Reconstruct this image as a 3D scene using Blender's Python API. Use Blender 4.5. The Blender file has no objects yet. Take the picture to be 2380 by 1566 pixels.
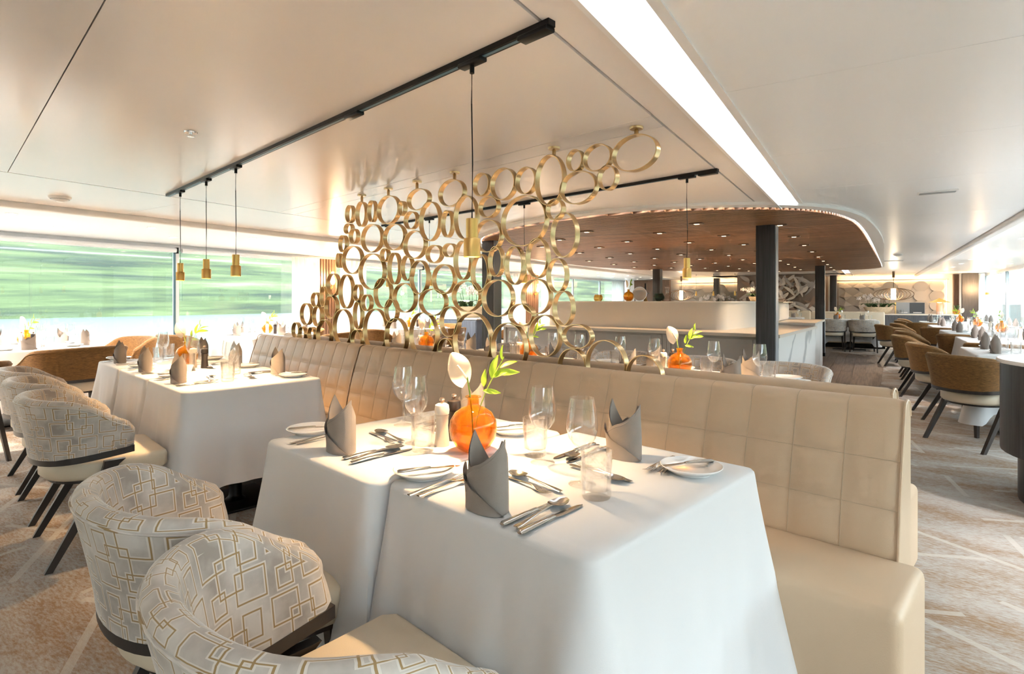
import bpy, bmesh, math, random
from mathutils import Vector
random.seed(7)
sc = bpy.context.scene
C = sc.collection
PI = math.pi
A = math.radians(11.2)            # the ship's axis against the seating's axis
def S(u, v):                      # ship plan (across, along) -> world
    return (u*math.cos(A)-v*math.sin(A), u*math.sin(A)+v*math.cos(A))
# ---------------------------------------------------------------- camera
cd = bpy.data.cameras.new('camera'); cam = bpy.data.objects.new('camera', cd); C.objects.link(cam)
cam.location = (0, 0, 1.23); cam.rotation_euler = (PI/2, 0, math.radians(44))
cd.sensor_width = 36; cd.lens = 36*1295/2380; cd.shift_y = -(783-698)/2380; cd.clip_start = .02; cd.clip_end = 600
sc.camera = cam
# ---------------------------------------------------------------- sky and exposure
w = bpy.data.worlds.new('sky'); sc.world = w; w.use_nodes = True
bg = w.node_tree.nodes['Background']; bg.inputs[0].default_value = (.80, .90, 1, 1); bg.inputs[1].default_value = 1.52
sun = bpy.data.lights.new('sun', 'SUN'); sun.energy = .45; sun.angle = .35; sun.color = (1, .97, .92)
so = bpy.data.objects.new('sun', sun); C.objects.link(so); so.rotation_euler = (math.radians(38), 0, math.radians(150))
sc.view_settings.view_transform = 'Standard'; sc.view_settings.look = 'None'
sc.view_settings.exposure = 2.82; sc.view_settings.gamma = 1; sc.view_settings.use_curve_mapping = False
try:
    sc.cycles.use_denoising = True
    sc.cycles.max_bounces = 7; sc.cycles.diffuse_bounces = 4; sc.cycles.glossy_bounces = 3; sc.cycles.transparent_max_bounces = 16; sc.cycles.transmission_bounces = 5
    sc.cycles.use_adaptive_sampling = True; sc.cycles.adaptive_threshold = .05; sc.cycles.adaptive_min_samples = 24; sc.cycles.use_light_tree = True
    sc.cycles.caustics_reflective = False; sc.cycles.caustics_refractive = False
    sc.cycles.sample_clamp_indirect = 8
except Exception: pass

# ---------------------------------------------------------------- materials
MATS = {}
def nmat(name):
    m = bpy.data.materials.new(name); m.use_nodes = True; MATS[name] = m
    nt = m.node_tree; b = nt.nodes['Principled BSDF']
    return m, nt, b
def N(nt, t, **k):
    n = nt.nodes.new(t)
    for a, b in k.items(): setattr(n, a, b)
    return n
def L(nt, a, b): nt.links.new(a, b)
def mat(name, col, rough=.5, metal=0, noise=0, nscale=20, bump=0, bscale=200, emit=0, sheen=0, coat=0, stretch=None, spec=None):
    m, nt, b = nmat(name)
    b.inputs['Base Color'].default_value = (*col, 1); b.inputs['Roughness'].default_value = rough; b.inputs['Metallic'].default_value = metal
    if spec is not None: b.inputs['Specular IOR Level'].default_value = spec
    if coat: b.inputs['Coat Weight'].default_value = coat; b.inputs['Coat Roughness'].default_value = .12
    if sheen: b.inputs['Sheen Weight'].default_value = sheen; b.inputs['Sheen Roughness'].default_value = .35
    if emit:
        b.inputs['Emission Color'].default_value = (*col, 1); b.inputs['Emission Strength'].default_value = emit
    if noise or bump:
        tc = N(nt, 'ShaderNodeTexCoord'); mp = N(nt, 'ShaderNodeMapping'); L(nt, tc.outputs['Object'], mp.inputs[0])
        if stretch: mp.inputs['Scale'].default_value = stretch
    if noise:
        t = N(nt, 'ShaderNodeTexNoise'); t.inputs['Scale'].default_value = nscale; t.inputs['Detail'].default_value = 5
        L(nt, mp.outputs[0], t.inputs['Vector'])
        r = N(nt, 'ShaderNodeValToRGB')
        r.color_ramp.elements[0].position = .3; r.color_ramp.elements[1].position = .7
        r.color_ramp.elements[0].color = (*[c*(1-noise) for c in col], 1); r.color_ramp.elements[1].color = (*[min(1, c*(1+noise*.8)) for c in col], 1)
        L(nt, t.outputs['Fac'], r.inputs[0]); L(nt, r.outputs[0], b.inputs['Base Color'])
    if bump:
        t2 = N(nt, 'ShaderNodeTexNoise'); t2.inputs['Scale'].default_value = bscale; t2.inputs['Detail'].default_value = 3
        L(nt, mp.outputs[0], t2.inputs['Vector'])
        bp = N(nt, 'ShaderNodeBump'); bp.inputs['Strength'].default_value = bump; bp.inputs['Distance'].default_value = .002
        L(nt, t2.outputs['Fac'], bp.inputs['Height']); L(nt, bp.outputs[0], b.inputs['Normal'])
    return m
def math_n(nt, op, a, b=None, c=None):
    n = N(nt, 'ShaderNodeMath', operation=op)
    for i, x in enumerate((a, b, c)):
        if x is None: continue
        if isinstance(x, (int, float)): n.inputs[i].default_value = x
        else: L(nt, x, n.inputs[i])
    return n.outputs[0]
def thin_glass(name, col, ior=1.45, body=0., bodycol=None, rough=0.0):
    """clear thin-walled glass: see-through, mirror-like at grazing angles; `body` adds a share of solid refracting glass"""
    m, nt, b = nmat(name); nt.nodes.remove(b)
    out = nt.nodes['Material Output']
    tr = N(nt, 'ShaderNodeBsdfTransparent'); tr.inputs[0].default_value = (*col, 1)
    gl = N(nt, 'ShaderNodeBsdfGlossy'); gl.inputs['Roughness'].default_value = rough; gl.inputs[0].default_value = (1, 1, 1, 1)
    fr = N(nt, 'ShaderNodeLayerWeight')
    f1 = math_n(nt, 'POWER', fr.outputs['Facing'], 3.2); f2 = math_n(nt, 'MULTIPLY_ADD', f1, .75, ((ior-1)/(ior+1))**2)
    mx = N(nt, 'ShaderNodeMixShader'); L(nt, f2, mx.inputs[0]); L(nt, tr.outputs[0], mx.inputs[1]); L(nt, gl.outputs[0], mx.inputs[2])
    last = mx
    if body:
        g = N(nt, 'ShaderNodeBsdfGlass'); g.inputs['IOR'].default_value = 1.3; g.inputs[0].default_value = (*(bodycol or col), 1); g.inputs['Roughness'].default_value = rough
        m2 = N(nt, 'ShaderNodeMixShader'); m2.inputs[0].default_value = body
        L(nt, mx.outputs[0], m2.inputs[1]); L(nt, g.outputs[0], m2.inputs[2]); last = m2
    L(nt, last.outputs[0], out.inputs[0]); return m

mat('ceiling_paint', (.95, .89, .85), .20, noise=.015, nscale=.7, spec=.5)
mat('ceiling_white', (.93, .935, .95), .3)
mat('trim_white', (.86, .84, .83), .4)
mat('wall_white', (.84, .80, .76), .5)
mat('cloth', (.70, .695, .705), .85, bump=.12, bscale=500, sheen=.25)
mat('leather', (.58, .43, .295), .42, noise=.03, nscale=4, bump=.25, bscale=350)
mat('seat_leather', (.70, .60, .46), .4, noise=.03, nscale=4, bump=.2, bscale=350)
mat('dark_wood', (.028, .022, .02), .38, noise=.25, nscale=30, stretch=(1, 1, .1))
mat('pillar_wood', (.055, .052, .055), .4, noise=.35, nscale=60, stretch=(1, 1, .05))
mat('dark_cabinet', (.075, .08, .095), .5, noise=.35, nscale=90, stretch=(1, 1, .04))
mat('blue_cabinet', (.10, .13, .19), .5, noise=.3, nscale=90, stretch=(1, 1, .04))
mat('black_metal', (.012, .012, .013), .35, metal=.6)
mat('brass', (.80, .51, .17), .36, metal=1, noise=.05, nscale=300, stretch=(1, 1, .05))
mat('ring_brass', (.66, .475, .25), .30, metal=1, noise=.1, nscale=400, stretch=(.05, 1, .05))
mat('steel', (.66, .64, .61), .13, metal=1)
mat('chrome', (.8, .8, .8), .12, metal=1)
mat('porcelain', (.88, .86, .84), .12, coat=.6)
mat('napkin', (.32, .27, .24), .85, bump=.5, bscale=900, sheen=.2, noise=.06, nscale=12)
mat('white_wood', (.80, .72, .62), .45)
mat('pepper_wood', (.03, .022, .02), .35)
mat('copper', (.75, .52, .38), .25, metal=1)
mat('card', (.85, .83, .80), .6)
mat('ink', (.25, .2, .18), .7)
mat('stem_green', (.30, .42, .05), .45)
mat('curtain_rail', (.75, .75, .75), .4)
mat('frame_white', (.80, .82, .85), .4)
mat('gasket', (.10, .20, .26), .4)
mat('walnut', (.16, .085, .05), .45, noise=.3, nscale=40, stretch=(1, 1, .08))
mat('walnut_gap', (.02, .014, .012), .8)
mat('bar_front', (.46, .43, .40), .55)
mat('bar_stone', (.72, .655, .58), .3)
mat('bar_block', (.68, .655, .635), .5)
mat('screen_dark', (.07, .075, .085), .25)
mat('orchid', (.90, .86, .88), .6)
mat('leaf_dark', (.035, .085, .03), .4)
mat('pot_stone', (.62, .52, .38), .7, noise=.15, nscale=25)
mat('relief', (.55, .50, .455), .6)
mat('shell_wire', (.16, .10, .06), .4, metal=.8)
mat('grey_paint', (.30, .32, .35), .4)
mat('lamp_dim', (1, .72, .45), .5, emit=.7)
mat('seam_thread', (.50, .395, .28), .6)
mat('lamp_warm', (1, .62, .28), .5, emit=9)
mat('lamp_soft', (1, .80, .55), .5, emit=7)
mat('lamp_down', (1, .82, .6), .5, emit=4)
mat('led_cool', (.88, .95, 1), .5, emit=2.4)
mat('led_added_fill', (.86, .94, 1), .5, emit=.9)  # glow for the strips added behind the side cornices
mat('led_cove', (.86, .94, 1), .5, emit=1.7)
mat('led_warm', (1, .66, .33), .5, emit=3)
thin_glass('clear_glass', (.985, .985, .985), ior=1.62)
thin_glass('tumbler_glass', (.985, .985, .985), body=.24, bodycol=(.98, .99, .99))
thin_glass('green_glass', (.35, .42, .38), body=.3, bodycol=(.45, .55, .5))
thin_glass('window_glass', (.93, .97, .955), ior=1.62)
# amber glass: coloured see-through wall with a little body of its own
def amber(name, col, deep):
    m = thin_glass(name, col, body=.22, bodycol=deep)
    nt = m.node_tree; out = nt.nodes['Material Output']; src = out.inputs[0].links[0].from_socket
    tl = N(nt, 'ShaderNodeBsdfTranslucent'); tl.inputs[0].default_value = (1, .46, .06, 1)
    mx = N(nt, 'ShaderNodeMixShader'); mx.inputs[0].default_value = .10
    L(nt, src, mx.inputs[1]); L(nt, tl.outputs[0], mx.inputs[2]); L(nt, mx.outputs[0], out.inputs[0])
amber('amber_glass', (.985, .79, .40), (.985, .68, .24))
amber('amber_water', (.99, .86, .60), (.99, .78, .40))
def translucent(name, col, share, rough=.6, ribs=0, clear=0.):
    m, nt, b = nmat(name); out = nt.nodes['Material Output']
    b.inputs['Base Color'].default_value = (*col, 1); b.inputs['Roughness'].default_value = rough
    tl = N(nt, 'ShaderNodeBsdfTranslucent'); tl.inputs[0].default_value = (*col, 1)
    mx = N(nt, 'ShaderNodeMixShader'); mx.inputs[0].default_value = share
    L(nt, b.outputs[0], mx.inputs[1]); L(nt, tl.outputs[0], mx.inputs[2]); last = mx
    if clear:
        tr = N(nt, 'ShaderNodeBsdfTransparent'); m2 = N(nt, 'ShaderNodeMixShader'); m2.inputs[0].default_value = clear
        L(nt, mx.outputs[0], m2.inputs[1]); L(nt, tr.outputs[0], m2.inputs[2]); last = m2
    L(nt, last.outputs[0], out.inputs[0]); return m
translucent('sheer', (.90, .88, .86), .45, clear=.22)
translucent('petal', (.92, .80, .66), .45, .4)
translucent('leaf_green', (.36, .56, .06), .45, .4)
translucent('lamp_shade_stone', (.80, .62, .50), .3)

def velvet_pattern():
    """cut velvet with a woven gold fret of overlapping boxes, laid out in the cover's own UV metres"""
    m, nt, b = nmat('fret_velvet')
    uv = N(nt, 'ShaderNodeUVMap'); uv.uv_map = 'UV'
    sp = N(nt, 'ShaderNodeSeparateXYZ'); L(nt, uv.outputs[0], sp.inputs[0])
    P, Q = .172, .150
    def wrap(x, c, p): return math_n(nt, 'SUBTRACT', math_n(nt, 'FLOORED_MODULO', math_n(nt, 'ADD', x, p/2-c), p), p/2)
    def boxline(cx, cy, hw, hh):
        dx = math_n(nt, 'SUBTRACT', math_n(nt, 'ABSOLUTE', wrap(sp.outputs[0], cx, P)), hw)
        dy = math_n(nt, 'SUBTRACT', math_n(nt, 'ABSOLUTE', wrap(sp.outputs[1], cy, Q)), hh)
        return math_n(nt, 'ABSOLUTE', math_n(nt, 'MAXIMUM', dx, dy))
    boxes = [(.036, .040, .036, .030), (.086, .074, .030, .036), (.128, .118, .034, .028), (.040, .112, .022, .026), (.122, .030, .020, .020)]
    d = None
    for bx in boxes:
        e = boxline(*bx); d = e if d is None else math_n(nt, 'MINIMUM', d, e)
    line = math_n(nt, 'LESS_THAN', d, .0017)
    halo = math_n(nt, 'LESS_THAN', d, .0050)
    tc = N(nt, 'ShaderNodeTexCoord')
    n1 = N(nt, 'ShaderNodeTexNoise'); n1.inputs['Scale'].default_value = 9; n1.inputs['Detail'].default_value = 6; L(nt, tc.outputs['Object'], n1.inputs['Vector'])
    r = N(nt, 'ShaderNodeValToRGB'); e = r.color_ramp.elements
    e[0].position = .36; e[0].color = (.33, .285, .25, 1); e[1].position = .62; e[1].color = (.60, .55, .505, 1)
    L(nt, n1.outputs['Fac'], r.inputs[0])
    m1 = N(nt, 'ShaderNodeMix', data_type='RGBA'); L(nt, halo, m1.inputs[0]); L(nt, r.outputs[0], m1.inputs[6]); m1.inputs[7].default_value = (.64, .585, .53, 1)
    m2 = N(nt, 'ShaderNodeMix', data_type='RGBA'); L(nt, line, m2.inputs[0]); L(nt, m1.outputs[2], m2.inputs[6]); m2.inputs[7].default_value = (.34, .22, .095, 1)
    L(nt, m2.outputs[2], b.inputs['Base Color']); b.inputs['Roughness'].default_value = .62
    b.inputs['Sheen Weight'].default_value = .5; b.inputs['Sheen Roughness'].default_value = .3
    bp = N(nt, 'ShaderNodeBump'); bp.inputs['Strength'].default_value = .5; bp.inputs['Distance'].default_value = .003
    h = math_n(nt, 'SUBTRACT', 1.0, math_n(nt, 'MULTIPLY', halo, .7)); L(nt, h, bp.inputs['Height']); L(nt, bp.outputs[0], b.inputs['Normal'])
velvet_pattern()
def brown_velvet():
    m, nt, b = nmat('brown_velvet')
    tc = N(nt, 'ShaderNodeTexCoord'); mp = N(nt, 'ShaderNodeMapping'); mp.inputs['Scale'].default_value = (9, 9, 55); L(nt, tc.outputs['Object'], mp.inputs[0])
    t = N(nt, 'ShaderNodeTexNoise'); t.inputs['Scale'].default_value = 4; t.inputs['Detail'].default_value = 8; t.inputs['Roughness'].default_value = .7; L(nt, mp.outputs[0], t.inputs['Vector'])
    r = N(nt, 'ShaderNodeValToRGB'); e = r.color_ramp.elements
    e[0].position = .33; e[0].color = (.095, .042, .010, 1); e[1].position = .68; e[1].color = (.30, .148, .042, 1)
    L(nt, t.outputs['Fac'], r.inputs[0]); L(nt, r.outputs[0], b.inputs['Base Color']); b.inputs['Roughness'].default_value = .75
    b.inputs['Sheen Weight'].default_value = .3; b.inputs['Sheen Tint'].default_value = (1, .72, .38, 1); b.inputs['Sheen Roughness'].default_value = .3
brown_velvet()
def carpet():
    m, nt, b = nmat('carpet')
    tc = N(nt, 'ShaderNodeTexCoord')
    def rot(deg, scale=(1, 1, 1)):
        mp = N(nt, 'ShaderNodeMapping'); mp.inputs['Rotation'].default_value = (0, 0, math.radians(deg)); mp.inputs['Scale'].default_value = scale
        L(nt, tc.outputs['Object'], mp.inputs[0]); return mp.outputs[0]
    t = N(nt, 'ShaderNodeTexNoise'); t.inputs['Scale'].default_value = 1.3; t.inputs['Detail'].default_value = 9; t.inputs['Roughness'].default_value = .68
    L(nt, rot(18, (1, 2.4, 1)), t.inputs['Vector'])
    r = N(nt, 'ShaderNodeValToRGB'); e = r.color_ramp.elements
    e[0].position = .42; e[0].color = (.27, .175, .105, 1); e[1].position = .56; e[1].color = (.41, .385, .36, 1)
    tf = N(nt, 'ShaderNodeTexNoise'); tf.inputs['Scale'].default_value = 30; tf.inputs['Detail'].default_value = 6; tf.inputs['Roughness'].default_value = .75
    L(nt, rot(18, (1, 3.2, 1)), tf.inputs['Vector'])
    L(nt, math_n(nt, 'ADD', math_n(nt, 'MULTIPLY', t.outputs['Fac'], .5), math_n(nt, 'MULTIPLY', tf.outputs['Fac'], .5)), r.inputs[0])
    def segs(deg, per, half, seglen, keep, seed):
        s = N(nt, 'ShaderNodeSeparateXYZ'); L(nt, rot(deg), s.inputs[0])
        row = math_n(nt, 'FLOOR', math_n(nt, 'DIVIDE', s.outputs[1], per))
        fr = math_n(nt, 'ABSOLUTE', math_n(nt, 'SUBTRACT', math_n(nt, 'FLOORED_MODULO', s.outputs[1], per), per/2))
        wn = N(nt, 'ShaderNodeTexWhiteNoise', noise_dimensions='1D'); L(nt, math_n(nt, 'ADD', row, seed), wn.inputs['W'])
        sx = math_n(nt, 'ADD', math_n(nt, 'DIVIDE', s.outputs[0], seglen), math_n(nt, 'MULTIPLY', wn.outputs['Value'], 7))
        on = math_n(nt, 'LESS_THAN', math_n(nt, 'FLOORED_MODULO', sx, 1.0), keep)
        return math_n(nt, 'MULTIPLY', math_n(nt, 'LESS_THAN', fr, half), on)
    k = None
    for a in ((34, .42, .016, 1.5, .62, 3.1), (-22, .55, .016, 1.3, .55, 9.7), (82, .75, .015, 1.1, .42, 21.3)):
        q = segs(*a); k = q if k is None else math_n(nt, 'MAXIMUM', k, q)
    t3 = N(nt, 'ShaderNodeTexNoise'); t3.inputs['Scale'].default_value = 260; L(nt, tc.outputs['Object'], t3.inputs['Vector'])
    mx = N(nt, 'ShaderNodeMix', data_type='RGBA'); L(nt, math_n(nt, 'MULTIPLY', k, .6), mx.inputs[0]); L(nt, r.outputs[0], mx.inputs[6]); mx.inputs[7].default_value = (.50, .47, .43, 1)
    L(nt, mx.outputs[2], b.inputs['Base Color']); b.inputs['Roughness'].default_value = .95; b.inputs['Specular IOR Level'].default_value = .1
    bp = N(nt, 'ShaderNodeBump'); bp.inputs['Strength'].default_value = .35; bp.inputs['Distance'].default_value = .004
    L(nt, t3.outputs['Fac'], bp.inputs['Height']); L(nt, bp.outputs[0], b.inputs['Normal'])
carpet()
def marble():
    m, nt, b = nmat('marble')
    tc = N(nt, 'ShaderNodeTexCoord'); mp = N(nt, 'ShaderNodeMapping'); mp.inputs['Rotation'].default_value = (.6, .3, .9); L(nt, tc.outputs['Object'], mp.inputs[0])
    wv = N(nt, 'ShaderNodeTexWave'); wv.inputs['Scale'].default_value = .55; wv.inputs['Distortion'].default_value = 7; wv.inputs['Detail'].default_value = 4; wv.inputs['Detail Scale'].default_value = 1.2
    L(nt, mp.outputs[0], wv.inputs['Vector'])
    r = N(nt, 'ShaderNodeValToRGB'); e = r.color_ramp.elements; e[0].position = .0; e[0].color = (.42, .43, .43, 1); e[1].position = .035; e[1].color = (.78, .77, .75, 1)
    L(nt, wv.outputs['Fac'], r.inputs[0]); L(nt, r.outputs[0], b.inputs['Base Color']); b.inputs['Roughness'].default_value = .35
marble()
def wood(name, dark, light, sx, sy, sz, rough=.45, rz=0):
    m, nt, b = nmat(name)
    tc = N(nt, 'ShaderNodeTexCoord'); mp = N(nt, 'ShaderNodeMapping'); mp.inputs['Scale'].default_value = (sx, sy, sz); mp.vector_type = 'TEXTURE' if False else 'POINT'; mp.inputs['Rotation'].default_value = (0, 0, rz); L(nt, tc.outputs['Object'], mp.inputs[0])
    t = N(nt, 'ShaderNodeTexNoise'); t.inputs['Scale'].default_value = 3; t.inputs['Detail'].default_value = 7; L(nt, mp.outputs[0], t.inputs['Vector'])
    r = N(nt, 'ShaderNodeValToRGB'); e = r.color_ramp.elements; e[0].position = .38; e[0].color = (*dark, 1); e[1].position = .62; e[1].color = (*light, 1)
    L(nt, t.outputs['Fac'], r.inputs[0]); L(nt, r.outputs[0], b.inputs['Base Color']); b.inputs['Roughness'].default_value = rough
wood('slat_wood', (.15, .06, .025), (.42, .20, .09), .35, 9, 3, .45, A)
wood('plank_wood', (.10, .062, .042), (.20, .13, .09), 14, .6, 3, .38)
def bank_mat():
    m, nt, b = nmat('river_bank_green')
    tc = N(nt, 'ShaderNodeTexCoord'); mp = N(nt, 'ShaderNodeMapping'); mp.inputs['Scale'].default_value = (.10, .016, .30); L(nt, tc.outputs['Object'], mp.inputs[0])
    t = N(nt, 'ShaderNodeTexNoise'); t.inputs['Scale'].default_value = 2.2; t.inputs['Detail'].default_value = 6; t.inputs['Roughness'].default_value = .6; L(nt, mp.outputs[0], t.inputs['Vector'])
    r = N(nt, 'ShaderNodeValToRGB'); e = r.color_ramp.elements; e[0].position = .36; e[0].color = (.009, .020, .009, 1); e[1].position = .72; e[1].color = (.145, .155, .10, 1)
    x = e.new(.5); x.color = (.048, .068, .022, 1); x = e.new(.6); x.color = (.078, .104, .038, 1)
    L(nt, t.outputs['Fac'], r.inputs[0]); L(nt, r.outputs[0], b.inputs['Base Color']); b.inputs['Roughness'].default_value = .9
bank_mat()
def water_mat():
    m, nt, b = nmat('river_water'); b.inputs['Base Color'].default_value = (.066, .086, .072, 1); b.inputs['Roughness'].default_value = .5; b.inputs['Specular IOR Level'].default_value = .12
    tc = N(nt, 'ShaderNodeTexCoord'); mp = N(nt, 'ShaderNodeMapping'); mp.inputs['Scale'].default_value = (.9, .25, 1); L(nt, tc.outputs['Object'], mp.inputs[0])
    t = N(nt, 'ShaderNodeTexNoise'); t.inputs['Scale'].default_value = 1.4; t.inputs['Detail'].default_value = 5; L(nt, mp.outputs[0], t.inputs['Vector'])
    bp = N(nt, 'ShaderNodeBump'); bp.inputs['Strength'].default_value = .5; bp.inputs['Distance'].default_value = .12; L(nt, t.outputs['Fac'], bp.inputs['Height']); L(nt, bp.outputs[0], b.inputs['Normal'])
water_mat()

# ---------------------------------------------------------------- mesh helpers
class MB:
    def __init__(s): s.v = []; s.f = []; s.uv = None
    def add(s, vs, fs):
        o = len(s.v); s.v += [tuple(p) for p in vs]; s.f += [tuple(i+o for i in f) for f in fs]; return s
    def box(s, x0, x1, y0, y1, z0, z1):
        return s.add([(x0,y0,z0),(x1,y0,z0),(x1,y1,z0),(x0,y1,z0),(x0,y0,z1),(x1,y0,z1),(x1,y1,z1),(x0,y1,z1)],
                     [(0,3,2,1),(4,5,6,7),(0,1,5,4),(1,2,6,5),(2,3,7,6),(3,0,4,7)])
    def rbox(s, x0, x1, y0, y1, z0, z1, r=.01, n=3):
        bm = bmesh.new(); bmesh.ops.create_cube(bm, size=1)
        for q in bm.verts: q.co = Vector(((x0+x1)/2+q.co.x*(x1-x0), (y0+y1)/2+q.co.y*(y1-y0), (z0+z1)/2+q.co.z*(z1-z0)))
        bmesh.ops.bevel(bm, geom=bm.edges[:], offset=r, segments=n, affect='EDGES', profile=.5)
        bm.verts.index_update(); vs = [q.co[:] for q in bm.verts]; fs = [[q.index for q in f.verts] for f in bm.faces]; bm.free()
        return s.add(vs, fs)
    def taper(s, a, b, wa, wb):      # square bar from a to b; wa, wb = (x size, y size)
        vs = []
        for p, q in ((a, wa), (b, wb)):
            vs += [(p[0]-q[0]/2, p[1]-q[1]/2, p[2]), (p[0]+q[0]/2, p[1]-q[1]/2, p[2]), (p[0]+q[0]/2, p[1]+q[1]/2, p[2]), (p[0]-q[0]/2, p[1]+q[1]/2, p[2])]
        return s.add(vs, [(0,1,2,3),(7,6,5,4),(0,4,5,1),(1,5,6,2),(2,6,7,3),(3,7,4,0)])
    def lathe(s, prof, n=24, cx=0, cy=0, cz=0, wob=None):
        vs = []; fs = []; m = len(prof)
        for j in range(n):
            a = 2*PI*j/n
            for i, (r, z) in enumerate(prof):
                k = r*(wob(a, z) if wob else 1); vs.append((cx+k*math.cos(a), cy+k*math.sin(a), cz+z))
        for j in range(n):
            for i in range(m-1):
                a, b = j*m+i, ((j+1) % n)*m+i
                fs.append((a, b, b+1, a+1))
        return s.add(vs, fs)
    def tube(s, pts, r, n=8, closed=False):
        pts = [Vector(p) for p in pts]; vs = []; fs = []; m = len(pts)
        for i, p in enumerate(pts):
            t = (pts[(i+1) % m]-pts[i-1]) if closed else (pts[min(i+1, m-1)]-pts[max(i-1, 0)])
            t.normalize(); u = t.cross(Vector((0, 0, 1)));
            if u.length < 1e-3: u = Vector((1, 0, 0))
            u.normalize(); w_ = t.cross(u); rr = r[i] if isinstance(r, (list, tuple)) else r
            for k in range(n):
                a = 2*PI*k/n; vs.append(p+u*rr*math.cos(a)+w_*rr*math.sin(a))
        for i in range(m if closed else m-1):
            for k in range(n):
                a, b = i*n+k, ((i+1) % m)*n+k; a2, b2 = i*n+(k+1) % n, ((i+1) % m)*n+(k+1) % n
                fs.append((a, a2, b2, b))
        if not closed: fs += [tuple(range(n))[::-1], tuple((m-1)*n+k for k in range(n))]
        return s.add(vs, fs)
    def grid(s, fn, nu, nv, cu=False):
        vs = [fn(i, j) for i in range(nu) for j in range(nv)]; fs = []
        for i in range(nu if cu else nu-1):
            for j in range(nv-1):
                a = i*nv+j; b = ((i+1) % nu)*nv+j; fs.append((a, b, b+1, a+1))
        return s.add(vs, fs)
    def prism(s, poly, z0, z1):
        n = len(poly); vs = [(x, y, z0) for x, y in poly]+[(x, y, z1) for x, y in poly]
        return s.add(vs, [tuple(range(n))[::-1], tuple(range(n, 2*n))]+[(i, (i+1) % n, n+(i+1) % n, n+i) for i in range(n)])
    def move(s, dx=0, dy=0, dz=0, rz=0, sx=1):
        c, q = math.cos(rz), math.sin(rz); s.v = [(x*sx*c-y*q+dx, x*sx*q+y*c+dy, z+dz) for x, y, z in s.v]; return s
    def mesh(s, name, m, smooth=True, ang=40, recalc=True):
        me = bpy.data.meshes.new(name); me.from_pydata(s.v, [], s.f); me.materials.append(MATS[m])
        if s.uv:
            ul = me.uv_layers.new(name='UV')
            for lp in me.loops: ul.data[lp.index].uv = s.uv[lp.vertex_index]
        if recalc:
            bm = bmesh.new(); bm.from_mesh(me); bmesh.ops.recalc_face_normals(bm, faces=bm.faces[:]); bm.to_mesh(me); bm.free()
        if smooth:
            me.shade_smooth(); me.set_sharp_from_angle(angle=math.radians(ang))
        me.update(); return me
def tag(o, label=None, cat=None, group=None, kind=None):
    if label: o['label'] = label
    if cat: o['category'] = cat
    if group: o['group'] = group
    if kind: o['kind'] = kind
    return o
def link(name, data, parent=None, loc=(0, 0, 0), rz=0, scale=None):
    o = bpy.data.objects.new(name, data); C.objects.link(o); o.location = loc; o.rotation_euler = (0, 0, rz)
    if scale: o.scale = scale
    if parent: o.parent = parent
    return o
def struct(name, mb, m, parent=None, ship=True, smooth=False):
    o = link(name, mb.mesh(name, m, smooth), parent, rz=(A if ship and not parent else 0))
    if not parent: o['kind'] = 'structure'
    return o
def part(name, mb, m, parent, smooth=True, ang=40, loc=(0, 0, 0), rz=0, label=None):
    o = link(name, mb.mesh(name, m, smooth, ang), parent, loc, rz)
    if label: o['label'] = label
    return o
def thing(name, label, cat, loc=(0, 0, 0), rz=0, group=None, kind=None):
    return tag(link(name, None, None, loc, rz), label, cat, group, kind)
# prototypes: a list of (part name, mesh, [sub-parts]); one entry = a one-piece thing
def spawn(name, proto, loc, rz, label, cat, group=None, scale=None):
    if len(proto) == 1 and not proto[0][2]:
        o = link(name, proto[0][1], None, loc, rz, scale)
    else:
        o = link(name, None, None, loc, rz, scale)
        for pn, me, subs in proto:
            c = link(pn, me, o)
            for sn, sm in subs: link(sn, sm, c)
    return tag(o, label, cat, group)
# ================================================================ THE SETTING
UL, UR, V0, V1, HC = -8.45, 2.85, -4.4, 21.6, 2.03
struct('floor', MB().box(UL-.1, UR+.1, V0, V1+.4, -.12, 0), 'carpet')
# outside: river, banks
rv = struct('river_water', MB().box(-400, 400, -400, 400, -1.05, -1.0), 'river_water'); tag(rv, kind='stuff')
rv['label'] = 'pale green river water beyond the windows'; rv['category'] = 'river'
def bank(side, near, name, label):
    def fn(i, j):
        v = -330+i*6.0; t = j/14.
        hh = 26*(1-(1-t)**1.6) + 2.2*math.sin(v*.031+t*3) *t + 1.3*math.sin(v*.083+2)*t + 1.0*math.sin(v*.21+t*9)*t
        u = near+side*(-1)*0 + side*(t*62) + 2*math.sin(v*.02)
        return (u, v, -1.1+max(0, hh) if t > 0 else -1.15)
    mb = MB().grid(fn, 111, 15)
    o = struct(name, mb, 'river_bank_green', smooth=True); o['label'] = label; o['category'] = 'river bank'
bank(-1, -88, 'river_bank_west', 'green wooded river bank seen through the long left windows')
bank(1, 95, 'river_bank_east', 'green river bank seen through the right-hand windows')

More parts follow.
